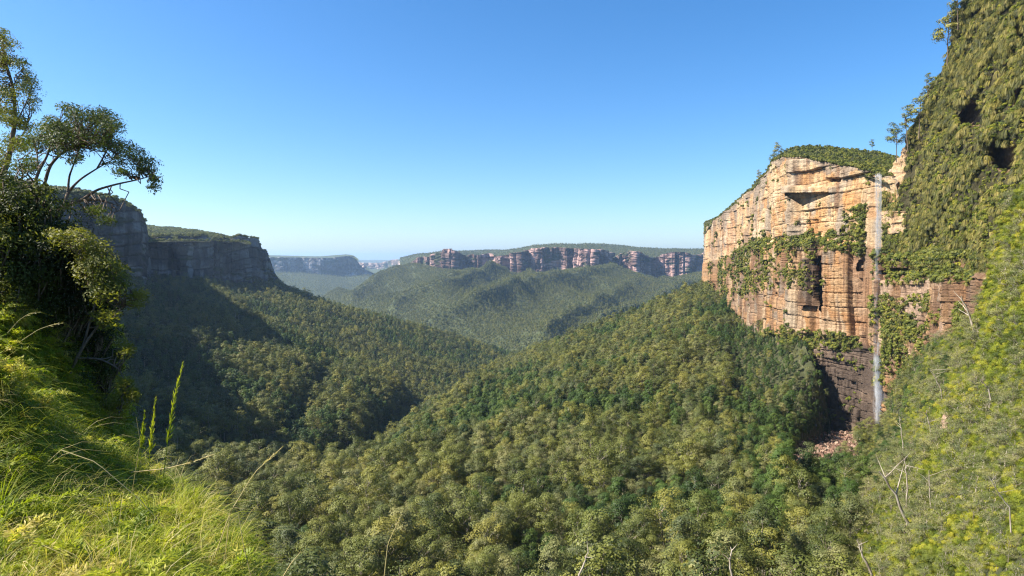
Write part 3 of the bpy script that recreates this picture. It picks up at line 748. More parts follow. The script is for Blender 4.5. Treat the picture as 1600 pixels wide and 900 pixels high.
# rim of the tableland at the horizon
xs = np.linspace(-16000, 16000, 160)
zr = -40 + 45 * fbm(xs / 3000, xs * 0, 37, 4)
V = np.stack([np.stack([xs, xs * 0 + 20000 + dy, (zr if dz == 0 else zr + dz)], -1) for dy, dz in ((0, -480), (200, -60), (300, 0), (14000, 10))], 1)
struct("horizon_tableland", mesh_np("horizon_tableland", V.reshape(-1, 3), grid_faces(160, 4), FFLOOR, True))

# ================================================================== FORESTS
r = np.random.default_rng(21)
def src_tree(name, tc, leafmat, bark=None):
    (t, c) = tc
    return make_src(name, [(t[0], t[1], bark or BARK), (c[0], c[1], leafmat)])
near_defs = [("euc", euc_tree(1, 16, 4.8, 10, 420, 0.34), EUC), ("euc", euc_tree(2, 14, 4.2, 9, 420, 0.32), EUCG), ("euc", euc_tree(3, 17, 5.4, 11, 390, 0.36), EUC), ("euc", euc_tree(4, 13, 4.6, 8, 420, 0.32, low=0.3), EUCG),
             ("dark", round_tree(5, 12, 3.8, 20, 210, 0.34), RAINF), ("dark", round_tree(6, 14, 3.2, 24, 190, 0.34), RAINF)]
mid_defs = [src_tree("mid_a", euc_tree(11, 15, 4.8, 9, 165, 0.55), EUC), src_tree("mid_b", euc_tree(12, 13, 4.6, 8, 165, 0.55), EUCG), src_tree("mid_c", euc_tree(13, 17, 5.2, 10, 159, 0.56), EUC),
            src_tree("mid_d", euc_tree(14, 12, 4.2, 8, 165, 0.55, low=0.3), EUC), src_tree("mid_e", round_tree(15, 12, 3.8, 16, 62, 0.6), RAINF), src_tree("mid_f", round_tree(16, 14, 3.0, 18, 55, 0.6), RAINF)]
far_defs = [src_tree("far_a", euc_tree(31, 14, 5.0, 7, 36, 1.1, 0.7, sub=2), FARL), src_tree("far_b", euc_tree(32, 12, 5.0, 6, 36, 1.1, 0.7, sub=2), FARL), src_tree("far_c", round_tree(33, 13, 4.6, 10, 22, 1.2), FARL)]

def rot_z(n, r, tilt=0.06):
    return np.stack([r.normal(size=n) * tilt, r.normal(size=n) * tilt, r.random(n) * 6.283], -1)

# ---- right hillside: trees left of the bushy slope
ar = SA.sample(10, r)[1]
def wA(px, py, a):
    return (px < 1330).astype(float) * (px > -60) + (px >= 1330) * (a[..., 1] > 200) * 1.0
pts, tot = SA.sample(70000, r, wA, steep=True)
pts = thin(pts, 5.7, r)
px, py, dist = proj(pts)
scree = (px > 1235) & (px < 1335) & (py > 655) & (py < 750) & (dist > 230) & (np.abs((px - 1275) * 0.55 + (py - 710)) < 32)
small = np.clip((px - 1240) / 200, 0, 1)
pts = pts[~scree]; px, py, dist, small = px[~scree], py[~scree], dist[~scree], small[~scree]
n = len(pts)
gully = fbm(pts[:, 0] / 70, pts[:, 1] / 70, 77, 3)
dark = (gully + 0.3 * r.normal(size=n) * 0.5 > 0.13) | ((px > 1140) & (px < 1300) & (py > 520) & (py < 760) & (r.random(n) < 0.6))
size = (0.5 + 0.48 * r.random(n) + 0.4 * (r.random(n) < 0.14)) * (1 - 0.6 * small)
size *= np.where((px > 1140) & (dist > 450), 0.62, 1.0)
inframe = (px > 330) & (px < 1450) & (py < 985) & (dist > 60)
score = np.where(inframe & ((px > 430) | (py < 800)), size / dist, 0)
order = np.argsort(-score)
indiv = order[:270]
is_ind = np.zeros(n, bool); is_ind[indiv] = True

# real single trees: the largest in the picture
def thing_tree(name, tc, leafmat, bark, loc, sc, rz, label, cat, group, meshes):
    e = empty(name, loc); e.scale = (sc,) * 3; e.rotation_euler = (0, 0, rz)
    tag(e, label, cat, group)
    link("trunk", meshes[0], e); link("crown", meshes[1], e)
    return e
def copy_thing(src, loc, sc, rz, label, group, tilt=(0, 0)):
    c = src.copy(); COL.objects.link(c); c.location = loc; c.scale = (sc,) * 3; c.rotation_euler = (tilt[0], tilt[1], rz)
    c["label"] = label; c["group"] = group
    for ch in src.children:
        k = ch.copy(); COL.objects.link(k); k.parent = c
    return c
def tell_apart(kinds, px, py, cols, rows):
    """labels by look, then by place among landmarks, then by order within the cell"""
    cells = {}
    for q, (k, x, y) in enumerate(zip(kinds, px, py)):
        c = [t for lim, t in cols if x >= lim][-1]; v = [t for lim, t in rows if y >= lim][-1]
        cells.setdefault((k, c, v), []).append(q)
    out = [None] * len(kinds)
    for (k, c, v), qs in cells.items():
        qs.sort(key=lambda q: px[q]); m_ = len(qs)
        for j, q in enumerate(qs):
            od = ["", "second ", "third ", "fourth ", "fifth ", "sixth ", "seventh ", "eighth "]
            pre = "" if m_ == 1 else ("middle " if (m_ % 2 and j == m_ // 2) else (od[min(j, 7)] + "leftmost " if j < m_ / 2 else od[min(m_ - 1 - j, 7)] + "rightmost "))
            out[q] = (f"{pre}{k} {v}, {c}", f"{k} plants {v}, {c}")
    return out
TC = [(-999, "by the sunlit grass"), (430, "under the left valley"), (530, "under the gap"), (620, "under the dark creek"), (710, "left of centre"), (800, "right of centre"), (890, "under the mesa's middle"), (980, "under the mesa's dark end"), (1070, "under the cliff's left end"),
      (1160, "under the cliff's nose"), (1250, "left under the falls"), (1340, "right under the falls")]
TR = [(-999, "high on the hillside"), (700, "halfway up"), (760, "lower down"), (810, "second row up"), (855, "bottom row"), (905, "cut by the bottom edge")]
tree_src = {}
kinds_txt = ["olive eucalyptus", "grey green eucalyptus", "tall broad olive eucalyptus", "low spreading grey eucalyptus", "dark rounded tree", "dark narrow tree"]
ik = [4 + int(r.random() < 0.5) if dark[i] else int(r.integers(0, 4)) for i in indiv]
labs = tell_apart([kinds_txt[k] for k in ik], px[indiv], py[indiv] - 12000 / dist[indiv] * size[indiv] * 0.8, TC, TR)
for i, k, (lab, grp) in zip(indiv, ik, labs):
    nm = "dark_tree" if k >= 4 else "eucalyptus_tree"
    rz = r.random() * 6.28
    if k not in tree_src:
        d = near_defs[k]
        me_t = mesh_np("trunk", d[1][0][0], d[1][0][1], BARK); me_c = mesh_np("crown", d[1][1][0], d[1][1][1], d[2])
        tree_src[k] = thing_tree(nm, None, None, None, pts[i], size[i], rz, lab, "tree", grp, (me_t, me_c))
    else:
        copy_thing(tree_src[k], pts[i], size[i], rz, lab, grp)
rest = ~is_ind
def pickmid(dk, n, r): return np.where(dk, 4 + r.integers(0, 2, n), r.integers(0, 4, n))
which = pickmid(dark, n, r)
near_src = [src_tree("n_%d" % k, d[1], d[2]) for k, d in enumerate(near_defs)]
closeby = dist < 200
which = np.where(closeby, which, which + 6)
scatter("hillside_forest", pts[rest], size[rest], rot_z(rest.sum(), r), ([*near_src, *mid_defs], which[rest]),
        "eucalypt forest covering the near hillside below the orange cliff", "forest")

# ---- left hillside and spur
pL, _ = SL.sample(34000, r); pL = thin(pL, 6.0, r)
pB, _ = SB.sample(30000, r); pB = thin(pB, 6.6, r)
pp = np.concatenate([pL, pB]); n = len(pp)
g = fbm(pp[:, 0] / 90, pp[:, 1] / 90, 78, 3)
dk = (g + 0.2 * r.normal(size=n) > 0.15)
scatter("valley_forest", pp, 0.6 + 0.5 * r.random(n) + 0.35 * (r.random(n) < 0.14), rot_z(n, r), ([s.copy() for s in mid_defs], pickmid(dk, n, r)),
        "eucalypt forest on the left valley side below the shaded cliffs", "forest")

# ---- far slopes, mesa tops
pF, _ = SF.sample(90000, r); pF = thin(pF, 9.5, r)
pts_l = [pF]
for S, c, k in ((S3t, 14, 30000), (S4, 16, 20000)):
    q, _ = S.sample(k, r); pts_l.append(thin(q, c, r))
pp = np.concatenate(pts_l); n = len(pp)
scatter("far_forest", pp, 0.8 + 0.6 * r.random(n), rot_z(n, r), (far_defs, r.integers(0, 3, n)), "far forested slopes and mesa tops beyond the valley", "forest")

# ---- plateau scrub on the cliff tops
heath = [make_src("heath_a", [(*bush(51, 4.5, 3.6, 10, 60, 0.5)[1], LEDGE)]), make_src("heath_b", [(*bush(52, 4.0, 4.4, 10, 60, 0.5)[1], EUC)]), make_src("heath_c", [(*bush(53, 3.4, 3.0, 9, 60, 0.45)[1], EUCG)])]
pe, _ = SE.sample(9000, r); pe = thin(pe, 2.7, r)
lt = []
for S, c in ((S1t, 4.0), (S2t, 5.0)):
    q, _ = S.sample(9000, r); lt.append(thin(q, c, r))
def rim_points(C, n, r, x0, x1, depth=6):
    k = r.integers(0, C["V"].shape[0], n * 4); k = k[(C["px"][k, 0] > x0) & (C["px"][k, 0] < x1)][:n]
    p = C["V"][k, 0].copy(); nx, ny = C["n"]; o = r.random(len(k)) * depth - 0.8
    p[:, 0] -= nx[k] * o; p[:, 1] -= ny[k] * o; p[:, 2] -= 0.3
    return p
e1 = rim_points(CR, 900, r, 1100, 1385)
pp = np.concatenate([pe, e1]); n = len(pp)
scatter("cliff_top_scrub", pp, 0.55 + 0.5 * r.random(n), rot_z(n, r), (heath, r.integers(0, 3, n)), "low grey green scrub along the top of the orange cliff", "scrub")
pp = np.concatenate(lt + [rim_points(C1, 700, r, -300, 240, 12), rim_points(C2, 600, r, 215, 440, 16)]); n = len(pp)
scatter("bluff_top_scrub", pp, 1.1 + 0.9 * r.random(n), rot_z(n, r), ([s.copy() for s in heath], r.integers(0, 3, n)), "grey green scrub on top of the shaded left cliffs", "scrub")

# ---- plants on the ledges of the waterfall cliff
V = CR["V"]; qx_, qy_ = CR["px"], CR["py"]
l1 = interp(qx_, ledge1); l2 = interp(qx_, ledge2)
band = np.exp(-((qy_ - l1 - 3) / 12.0) ** 2) * sstep(1125, 1190, qx_) * 1.25
band = np.maximum(band, 0.9 * np.exp(-((qy_ - l2 - 6) / 14.0) ** 2) * (qx_ > 1200) * (qx_ < 1420))
band = np.maximum(band, 0.75 * (qx_ > 1320) * (qx_ < 1420) * (qy_ > 320) * (qy_ < l1 + 12))
band = np.maximum(band, 0.62 * (qx_ > 1110) * (qx_ < 1290) * (qy_ > l1) * (qy_ < l1 + 75) * (1 - sstep(1180, 1300, qx_) * 0.4))
band = np.maximum(band, 0.52 * (qx_ > 1392) * (qx_ < 1480) * (qy_ > 460) * (qy_ < 600))
band = np.maximum(band, 0.55 * (qx_ > 1375) * (qx_ < 1560) * (qy_ > 395) * (qy_ < 440))
band = np.maximum(band, 0.8 * (qx_ < 1290) * (qy_ > l2 - 5) * (qx_ > 1180)); band = np.maximum(band, 0.5 * (qx_ > 1265) * (qx_ < 1300) * (qy_ > 600))
nz = fbm(CR["S"] / 16, CR["z"] / 11, 91, 4)
dens = np.clip(band + nz * 0.8 - 0.24, 0, 1) ** 1.3
dens *= 1 - 1.0 * (np.abs(qx_ - 1374) < 15)
cellw = np.ones_like(dens)
pr = (dens * np.clip(qx_ * 0 + 1, 0, 1)).ravel(); pr /= pr.sum()
k = r.choice(len(pr), 13000, p=pr, replace=False)
pp = V.reshape(-1, 3)[k] + np.array([0, 0, -0.8])
lb = [make_src("ledge_a", [(*bush(61, 2.8, 2.4, 9, 70, 0.38)[1], LEDGE)]), make_src("ledge_b", [(*bush(62, 2.4, 2.8, 9, 70, 0.36)[1], EUC)]), make_src("ledge_c", [(*bush(63, 2.2, 2.0, 8, 70, 0.36)[1], BUSH)]), make_src("ledge_d", [(*tussock(64, 90, 2.6, 0.28, 1.0), TUSS)])]
wd = r.choice(4, len(pp), p=[0.42, 0.22, 0.10, 0.26])
rx_, ry_, _ = proj(pp)
sz = (0.8 + 1.1 * r.random(len(pp)) ** 1.4) * np.where(rx_ < 1200, 1.3, 1.0)
scatter("ledge_plants", pp, sz, rot_z(len(pp), r, 0.2), (lb, wd), "green bushes and tussocks growing on the cliff ledges beside the waterfall", "cliff plants")

# ---- hanging plants on the overgrown wall
A4 = pD; msk = (~rockmask) & (cv < 0.32)
cellA = np.linalg.norm(np.cross(np.gradient(pD, axis=0), np.gradient(pD, axis=1)), axis=-1) * msk
gx_, gy_, _ = proj(pD); cellA = cellA * (gx_ < 1640) * (gy_ > -60) * (0.12 + sstep(0.22, 0.5, ridge)) * (0.35 + 0.65 * sstep(0.25, 0.55, patch))
pr = cellA.ravel() / cellA.sum(); k = r.choice(len(pr), 30000, p=pr)
jit = r.normal(size=(len(k), 3)) * 0.35
pp = pD.reshape(-1, 3)[k] + jit + nrm.reshape(-1, 3)[k] * 0.1
up_n = nrm.reshape(-1, 3)[k]
ang = np.arctan2(up_n[:, 1], up_n[:, 0])
tus = [make_src("hang_a", [(*tussock(71, 90, 3.2, 0.22, 1.15, 0.8, 2.2), TUSS)]), make_src("hang_b", [(*tussock(72, 80, 4.2, 0.24, 1.2, 0.65, 1.8), TUSS)]), make_src("hang_c", [(*bush(73, 2.2, 1.8, 8, 60, 0.30)[1], LEDGE)]), make_src("hang_d", [(*bush(74, 2.0, 1.6, 8, 60, 0.3)[1], BUSH)])]
lowness = sstep(120, 420, gy_.ravel()[k])
u = r.random(len(k)); pt2 = vnoise(sg.ravel()[k] / 18, zz.ravel()[k] / 18, 49); u = np.clip(u + 0.5 * (pt2 - 0.45), 0, 1); wd = np.where(u < 0.34, 0, np.where(u < 0.62 - 0.2 * lowness, 1, np.where(u < 0.84, 2, 3)))
hr = rot_z(len(k), r, 0.15); hr[:, 2] = np.where(wd < 2, math.pi + 0.35 + r.normal(size=len(k)) * 0.8, hr[:, 2])
scatter("hanging_plants", pp, 0.5 + 1.0 * r.random(len(k)) ** 2, hr, (tus, wd), "dense hanging tussocks and ferns covering the steep wall at upper right", "hanging plants")

# ---- bushy slope at the right edge
pr_, _ = SA.sample(90000, r, steep=True, weight=lambda px, py, a: (px > 1290) * (px < 1690) * (py > 250) * (py < 990) * (a[..., 1] < 300) * (a[..., 1] > 12) * np.clip((px - 1290) / 120, 0, 1) * np.clip(120 / a[..., 1], 0.3, 3))
near = pr_[:, 1] < 110
pr_ = np.concatenate([thin(pr_[near], 1.15, r), thin(pr_[~near], 1.9, r)])
px, py, dist = proj(pr_); n = len(pr_)
sz = (0.6 + 0.6 * r.random(n)) * np.clip(dist / 110, 0.42, 1.35)
vis = (px > 1300) & (px < 1600) & (py > 300) & (py < 915)
score = np.where(vis, sz / dist, 0); order = np.argsort(-score); ind = order[:200]
bsh_defs = [("shrub", bush(81, 2.6, 2.4, 14, 230, 0.13), BUSH, "yellow green shrub"), ("shrub", bush(82, 2.2, 2.8, 14, 220, 0.13), LEDGE, "mid green shrub"),
            ("shrub", bush(83, 2.4, 2.2, 13, 230, 0.12), BUSH, "bright low shrub"), ("sapling", euc_tree(84, 5.0, 1.5, 9, 160, 0.16, 0.4, 0.06, 0.3), EUCG, "grey green sapling")]
tone = fbm(pr_[:, 0] / 16, pr_[:, 2] / 16, 95, 3) + sstep(1380, 1560, px) * 0.4
kind = np.where(r.random(n) < 0.13, 3, np.where(tone + 0.5 * (r.random(n) - 0.5) > -0.05, np.where(r.random(n) < 0.5, 0, 2), 1))
bsrc = {}
SC = [(-999, "left below the falls"), (1355, "straight below the falls"), (1390, "right below the falls"), (1420, "by the leaning trunks"), (1450, "under the rock gap"), (1480, "right of the rock gap"), (1510, "toward the right edge"), (1540, "near the right edge"), (1570, "at the right edge")]
SR = [(-999, "top of the slope"), (400, "upper slope"), (500, "upper middle slope"), (580, "middle slope"), (660, "lower middle slope"), (720, "lower slope"), (780, "low down"), (830, "just above the bottom"), (880, "bottom edge")]
labs = tell_apart([bsh_defs[int(kind[i])][3] for i in ind], px[ind], py[ind], SC, SR)
for i, (lab, grp) in zip(ind, labs):
    k = int(kind[i]); d = bsh_defs[k]
    nm = d[0] if d[0] == "sapling" else "shrub"
    if k not in bsrc:
        me_t = mesh_np("stem", d[1][0][0], d[1][0][1], BARK if k == 3 else BARKB); me_c = mesh_np("foliage", d[1][1][0], d[1][1][1], d[2])
        e = empty(nm, pr_[i]); e.scale = (sz[i],) * 3; tag(e, lab, "sapling" if k == 3 else "shrub", grp)
        link("stems" if k < 3 else "trunk", me_t, e); link("foliage" if k < 3 else "crown", me_c, e)
        bsrc[k] = e
    else: copy_thing(bsrc[k], pr_[i], sz[i], r.random() * 6.28, lab, grp)
m_ = np.ones(n, bool); m_[ind] = False
scatter("slope_scrub", pr_[m_], sz[m_], rot_z(m_.sum(), r, 0.15), ([make_src("ss%d" % k, [(*d[1][1], d[2])]) if k < 3 else src_tree("ss3", d[1], d[2]) for k, d in enumerate(bsh_defs)], kind[m_]),
        "yellow green scrub covering the slope right of the waterfall", "scrub")

# ---- trees standing out against the sky along the overgrown wall and the cliff rim
sky_meshes = {}
def sky_tree(k, px_, py_, Y, hpx, label):
    tc = [euc_tree(91, 15, 4.2, 9, 200, 0.5, low=0.4), euc_tree(92, 15, 3.4, 8, 180, 0.5, low=0.45)][k]
    if k not in sky_meshes:
        sky_meshes[k] = (mesh_np("trunk", *tc[0], BARKB), mesh_np("crown", *tc[1], EUC))
    e = empty("eucalyptus_tree", P(px_, py_, Y)); sc = hpx * 1.2 * Y / F / 15.0; e.scale = (sc,) * 3; e.rotation_euler = (0, 0, px_ * 1.7)
    tag(e, label, "tree", "trees standing against the sky at the right")
    link("trunk", sky_meshes[k][0], e); link("crown", sky_meshes[k][1], e)
for a in [(0, 1480, 98, 392, 68, "tallest tree against the sky on the edge of the overgrown wall"), (1, 1497, 38, 375, 42, "topmost tree against the sky near the upper frame edge"),
          (0, 1436, 206, 424, 52, "upright tree against the sky halfway down the overgrown wall's edge"), (1, 1419, 226, 436, 48, "slender tree between two others above the stepped rock by the falls"),
          (0, 1401, 245, 448, 42, "leaning rounded tree above the top of the waterfall"), (1, 1452, 158, 412, 34, "small thin tree above the middle of the overgrown wall's edge"),
          (1, 1362, 238, 660, 16, "tiny lone tree on the skyline of the scrubby plateau"), (0, 1216, 250, 610, 22, "rounded tree at the highest corner of the orange cliff"), (0, 1207, 262, 640, 20, "smaller tree just below the highest corner of the orange cliff"),
          (1, 1186, 288, 700, 18, "small tree on the sloping rim of the orange cliff")]:
    sky_tree(*a)

# ---- pale trunks on the right slope
def trunk_thing(label, pl, Y, r0, branches=(), mat=BARK, grp="bare pale trunks on the right slope"):
    pl = [tuple(q) for q in pl]; Ys = Y if isinstance(Y, (list, tuple)) else [Y] * len(pl)
    path = np.array([P(a, b, yy) for (a, b), yy in zip(pl, Ys)])
    base = path[0].copy()
    e = empty("bare_tree", base); tag(e, label, "bare tree", grp)
    t = np.linspace(0, 1, len(path)); tt = np.linspace(0, 1, 9)
    pth = np.stack([np.interp(tt, t, path[:, q]) for q in range(3)], -1) - base
    pth += r.normal(size=pth.shape) * r0 * 0.5
    pth[0] -= np.array([0, 0, 1.5])
    link("trunk", mesh_np("trunk", *tube(pth, r0, r0 * 0.35, 6), mat), e)
    for k in range(4):
        a = pth[4 + k]; d = r.normal(size=3) * np.array([1, 1, 0.4]) + np.array([0, 0, 0.9]); L = np.linalg.norm(pth[-1] - pth[0]) * 0.16
        link("branch", mesh_np("branch", *tube(wob(a, a + d * L, 5, 0.1 * L * 0.3, r), r0 * 0.4, r0 * 0.08, 4), mat), e)
trunk_thing("long pale leaning trunk low on the right, below the waterfall", [(1452, 880), (1420, 815), (1395, 765), (1372, 735)], 105, 0.32)
trunk_thing("white bare trunk leaning beside the cliff right of the falls", [(1524, 530), (1515, 495), (1502, 462)], 195, 0.42)
trunk_thing("pale dead trunk between the falls and the reddish rock gap", [(1460, 700), (1452, 665), (1447, 640)], 170, 0.2)
trunk_thing("thin pale trunk leaning left above the reddish rock gap", [(1472, 615), (1462, 590), (1450, 575)], 190, 0.2)
trunk_thing("short pale trunk slanting on the upper right slope", [(1548, 612), (1538, 600), (1530, 592)], 110, 0.13)
trunk_thing("upright pale trunk just left of the long leaning trunk", [(1418, 790), (1416, 740), (1413, 715)], 120, 0.15)
trunk_thing("thin pale trunk right of the long leaning trunk", [(1456, 820), (1453, 770), (1451, 735)], 100, 0.12)
trunk_thing("thin pale stem under the foot of the falls", [(1412, 700), (1408, 670), (1405, 650)], 200, 0.18)
trunk_thing("fallen pale pole low on the far right slope", [(1582, 800), (1560, 770), (1545, 745)], 45, 0.05)
trunk_thing("pale forked trunk at the bottom right of the eucalyptus trees", [(1365, 905), (1350, 870), (1340, 845)], 92, 0.22)
trunk_thing("bare grey tree with spread branches at the bottom, right of centre", [(1145, 905), (1140, 880), (1142, 855)], 104, 0.22)
trunk_thing("bare whitish tree with spread branches at the bottom centre", [(905, 905), (912, 880), (920, 858)], 108, 0.22)

# reddish rock showing on the bushy slope
def boulder(name, label, cat, centre, sx, sy, sz_, seed, col, kind=None, grp=None):
    rr = np.random.default_rng(seed)
    u = np.linspace(0, math.pi, 14); v_ = np.linspace(0, 2 * math.pi, 22)
    U, Vv = np.meshgrid(u, v_, indexing='ij')
    p = np.stack([np.sin(U) * np.cos(Vv), np.sin(U) * np.sin(Vv), np.cos(U)], -1)
    p = np.sign(p) * np.abs(p) ** 0.7
    dd = 1 + 0.3 * fbm(p[..., 0] * 2 + seed, p[..., 1] * 2 + p[..., 2] * 1.7, seed, 3)
    p = p * dd[..., None] * np.array([sx, sy, sz_])
    p[:, -1] = p[:, 0]
    c = np.array(col) * (0.75 + 0.5 * vnoise(p[..., 0] * 2, p[..., 2] * 3, seed))[..., None]
    o = link(name, mesh_np(name, p.reshape(-1, 3), grid_faces(14, 22), ROCK, False, c.reshape(-1, 3)), loc=centre)
    tag(o, label, cat, grp, kind); return o
def on_sheet(S, px_, py_):
    q = S.p.reshape(-1, 3); x, y, _ = proj(q); k = np.argmin((x - px_) ** 2 + (y - py_) ** 2); return q[k]
boulder("rock_outcrop", "upper pinkish rock outcrop with a dark hole on the bushy right slope", "rock", on_sheet(SA, 1480, 668) + np.array([-1, -2.5, 0]), 2.0, 2.0, 5.0, 3, (0.42, 0.28, 0.2))
boulder("rock_outcrop", "lower reddish rock outcrop among the bushes of the right slope", "rock", on_sheet(SA, 1472, 700) + np.array([-1, -2.5, 0]), 1.5, 1.5, 3.0, 4, (0.33, 0.17, 0.11))
# scree fan
ps, _ = SA.sample(7000, r, lambda px, py, a: ((px > 1225) & (px < 1345) & (a[..., 1] > 230) & (np.abs((px - 1275) * 0.55 + (py - 712)) < 36)) * 1.0)
rk = []
for q in range(3):
    u = unit(30, np.random.default_rng(q)) * 0.5
    import bmesh
    bm = bmesh.new()
    for p_ in u: bm.verts.new(p_ * np.array([1.2, 1, 0.7]))
    bmesh.ops.convex_hull(bm, input=bm.verts); me = bpy.data.meshes.new("rock"); bm.to_mesh(me); bm.free()
    rk.append(bpy.data.objects.new("rock%d" % q, me))
m = M("scree_rock"); oi = m.n("ShaderNodeObjectInfo"); m.base(m.ramp(oi.outputs["Random"], [(0, (0.09, 0.05, 0.035)), (0.6, (0.19, 0.11, 0.075)), (1, (0.31, 0.22, 0.16))]))
for o_ in rk: o_.data.materials.append(m.m)
scatter("scree", ps, 0.5 + 2.6 * r.random(len(ps)) ** 5, r.random((len(ps), 3)) * 6, (rk, r.integers(0, 3, len(ps))), "reddish broken rock fan below the foot of the waterfall", "scree")

# ================================================================== THE WATERFALL
m = M("falling_water", 0.4, 0.3)
m.base((0.86, 0.88, 0.9))
out = m.t.nodes["Material Output"]
st = m.noise(1.0, 5, 0.65, m.pos((2.2, 2.2, 0.16)))
st2 = m.noise(1.0, 3, 0.6, m.pos((0.6, 0.6, 0.11)))
at = m.n("ShaderNodeAttribute", attribute_name="tint")
mul = m.n("ShaderNodeMath", operation='MULTIPLY'); m.l(st, mul.inputs[0]); m.l(st2, mul.inputs[1])
mr = m.n("ShaderNodeMapRange"); mr.inputs[1].default_value = 0.17; mr.inputs[2].default_value = 0.38; mr.inputs[3].default_value = 0.0; mr.inputs[4].default_value = 0.95
m.l(mul.outputs[0], mr.inputs[0])
m2 = m.n("ShaderNodeMath", operation='MULTIPLY'); sep = m.n("ShaderNodeSeparateColor"); m.l(at.outputs["Color"], sep.inputs[0]); m.l(sep.outputs[0], m2.inputs[0]); m.l(mr.outputs[0], m2.inputs[1])
trn = m.n("ShaderNodeBsdfTranslucent"); trn.inputs[0].default_value = (0.86, 0.88, 0.9, 1)
mx0 = m.n("ShaderNodeMixShader"); mx0.inputs[0].default_value = 0.65; m.l(m.b.outputs[0], mx0.inputs[1]); m.l(trn.outputs[0], mx0.inputs[2])
tp_ = m.n("ShaderNodeBsdfTransparent"); mx = m.n("ShaderNodeMixShader")
m.l(m2.outputs[0], mx.inputs[0]); m.l(tp_.outputs[0], mx.inputs[1]); m.l(mx0.outputs[0], mx.inputs[2]); m.l(mx.outputs[0], out.inputs[0])
WATER = m.m
topw = P(1372, 272, 447); e = empty("waterfall", P(1375, 668, 447)); tag(e, "thin white waterfall dropping from the cliff rim in front of the dark lower wall", "waterfall")
wbase = np.array(e.location)
for q in range(11):
    rr = np.random.default_rng(500 + q); nv = 60; wide = q >= 7
    t = np.linspace(0, 1, nv)
    cx = np.interp(t, [0, 0.3, 0.68, 1], [1372.5, 1371.5, 1372.5, 1375.5]) + ((q - 3) if not wide else (q - 8.5) * 1.6) * np.interp(t, [0, 0.2, 0.6, 1], [1.5, 1.0, 1.2, 1.5]) + 1.2 * fbm(t * 6, t * 0 + q, 5, 3)
    cyp = 270 + t * 400 + rr.random() * 4 * (1 - t)
    if q in (1, 5): pass
    Yq = 441 + (q % 3) * 1.6 + np.interp(t, [0, 0.05, 1], [6, 1, -1])
    c = P(cx, cyp, Yq)
    hw = np.interp(t, [0, 0.1, 0.6, 0.9, 1], [0.5, 0.7, 1.3, 1.9, 1.6]) * (1 + 0.5 * fbm(t * 14, t * 0 + q * 3, 8, 3)) * (0.7 + 0.6 * rr.random()) * (2.4 if wide else 1.35)
    cols = 9
    off = np.linspace(-1, 1, cols)
    Vw = c[:, None] + np.stack([off[None] * hw[:, None], -(1 - off[None] ** 2) * hw[:, None] * 0.5 + 0 * t[:, None], 0 * off[None] * hw[:, None]], -1)
    fade = (1 - np.abs(off[None]) ** 2) ** 1.5 * np.interp(t, [0, 0.3, 0.5, 0.68, 0.72, 0.95, 1], [0.85, 0.65, 0.55, 0.8, 1.7, 1.8, 0.3])[:, None] * (0.4 if wide else 1.0)
    cc = np.repeat(fade[..., None], 3, -1)
    link("water_strand", mesh_np("water_strand", (Vw - wbase).reshape(-1, 3), grid_faces(nv, cols), WATER, True, cc.reshape(-1, 3)), e)

# ================================================================== NEAR LEFT
topK = [(-420, 180), (-100, 290), (0, 345), (60, 360), (110, 410), (150, 470), (175, 540), (185, 620), (190, 690)]
botK = [(-420, 900), (190, 760)]
depK = [(-420, 500, 10), (-100, 300, 12), (0, 350, 12), (60, 365, 12.5), (110, 415, 13), (175, 560, 13.5), (190, 690, 13), (-100, 700, 8.5), (0, 640, 8.8), (100, 700, 9.5), (190, 760, 10), (-420, 900, 7)]
SK = Sheet("left_bank", topK, botK, depK, -420, 190, 90, 60, amp=0.25, wl=1.2, mat=SOIL, skirt=(0.5, 0.8, 6), seed=51)
topG = [(-500, 660), (-100, 572), (0, 562), (60, 620), (110, 665), (200, 712), (260, 745), (330, 790), (370, 850), (400, 930), (430, 1010)]
botG = [(-500, 1100), (430, 1100)]
depG = [(-500, 660, 4.6), (-100, 575, 4.9), (0, 565, 4.9), (60, 622, 5.2), (110, 668, 5.5), (200, 715, 5.8), (260, 748, 5.4), (330, 795, 4.6), (370, 855, 4.0), (430, 1010, 3.0), (0, 900, 2.9), (200, 900, 3.1), (330, 940, 3.2), (-500, 1100, 1.8), (0, 1100, 2.2), (430, 1100, 2.4)]
SG = Sheet("grassy_bank", topG, botG, depG, -500, 430, 90, 60, lambda px, py, Y: 0.16 + 0 * px, 0.08, 0.8, SOIL, (0.25, 0.5, 8), seed=53)

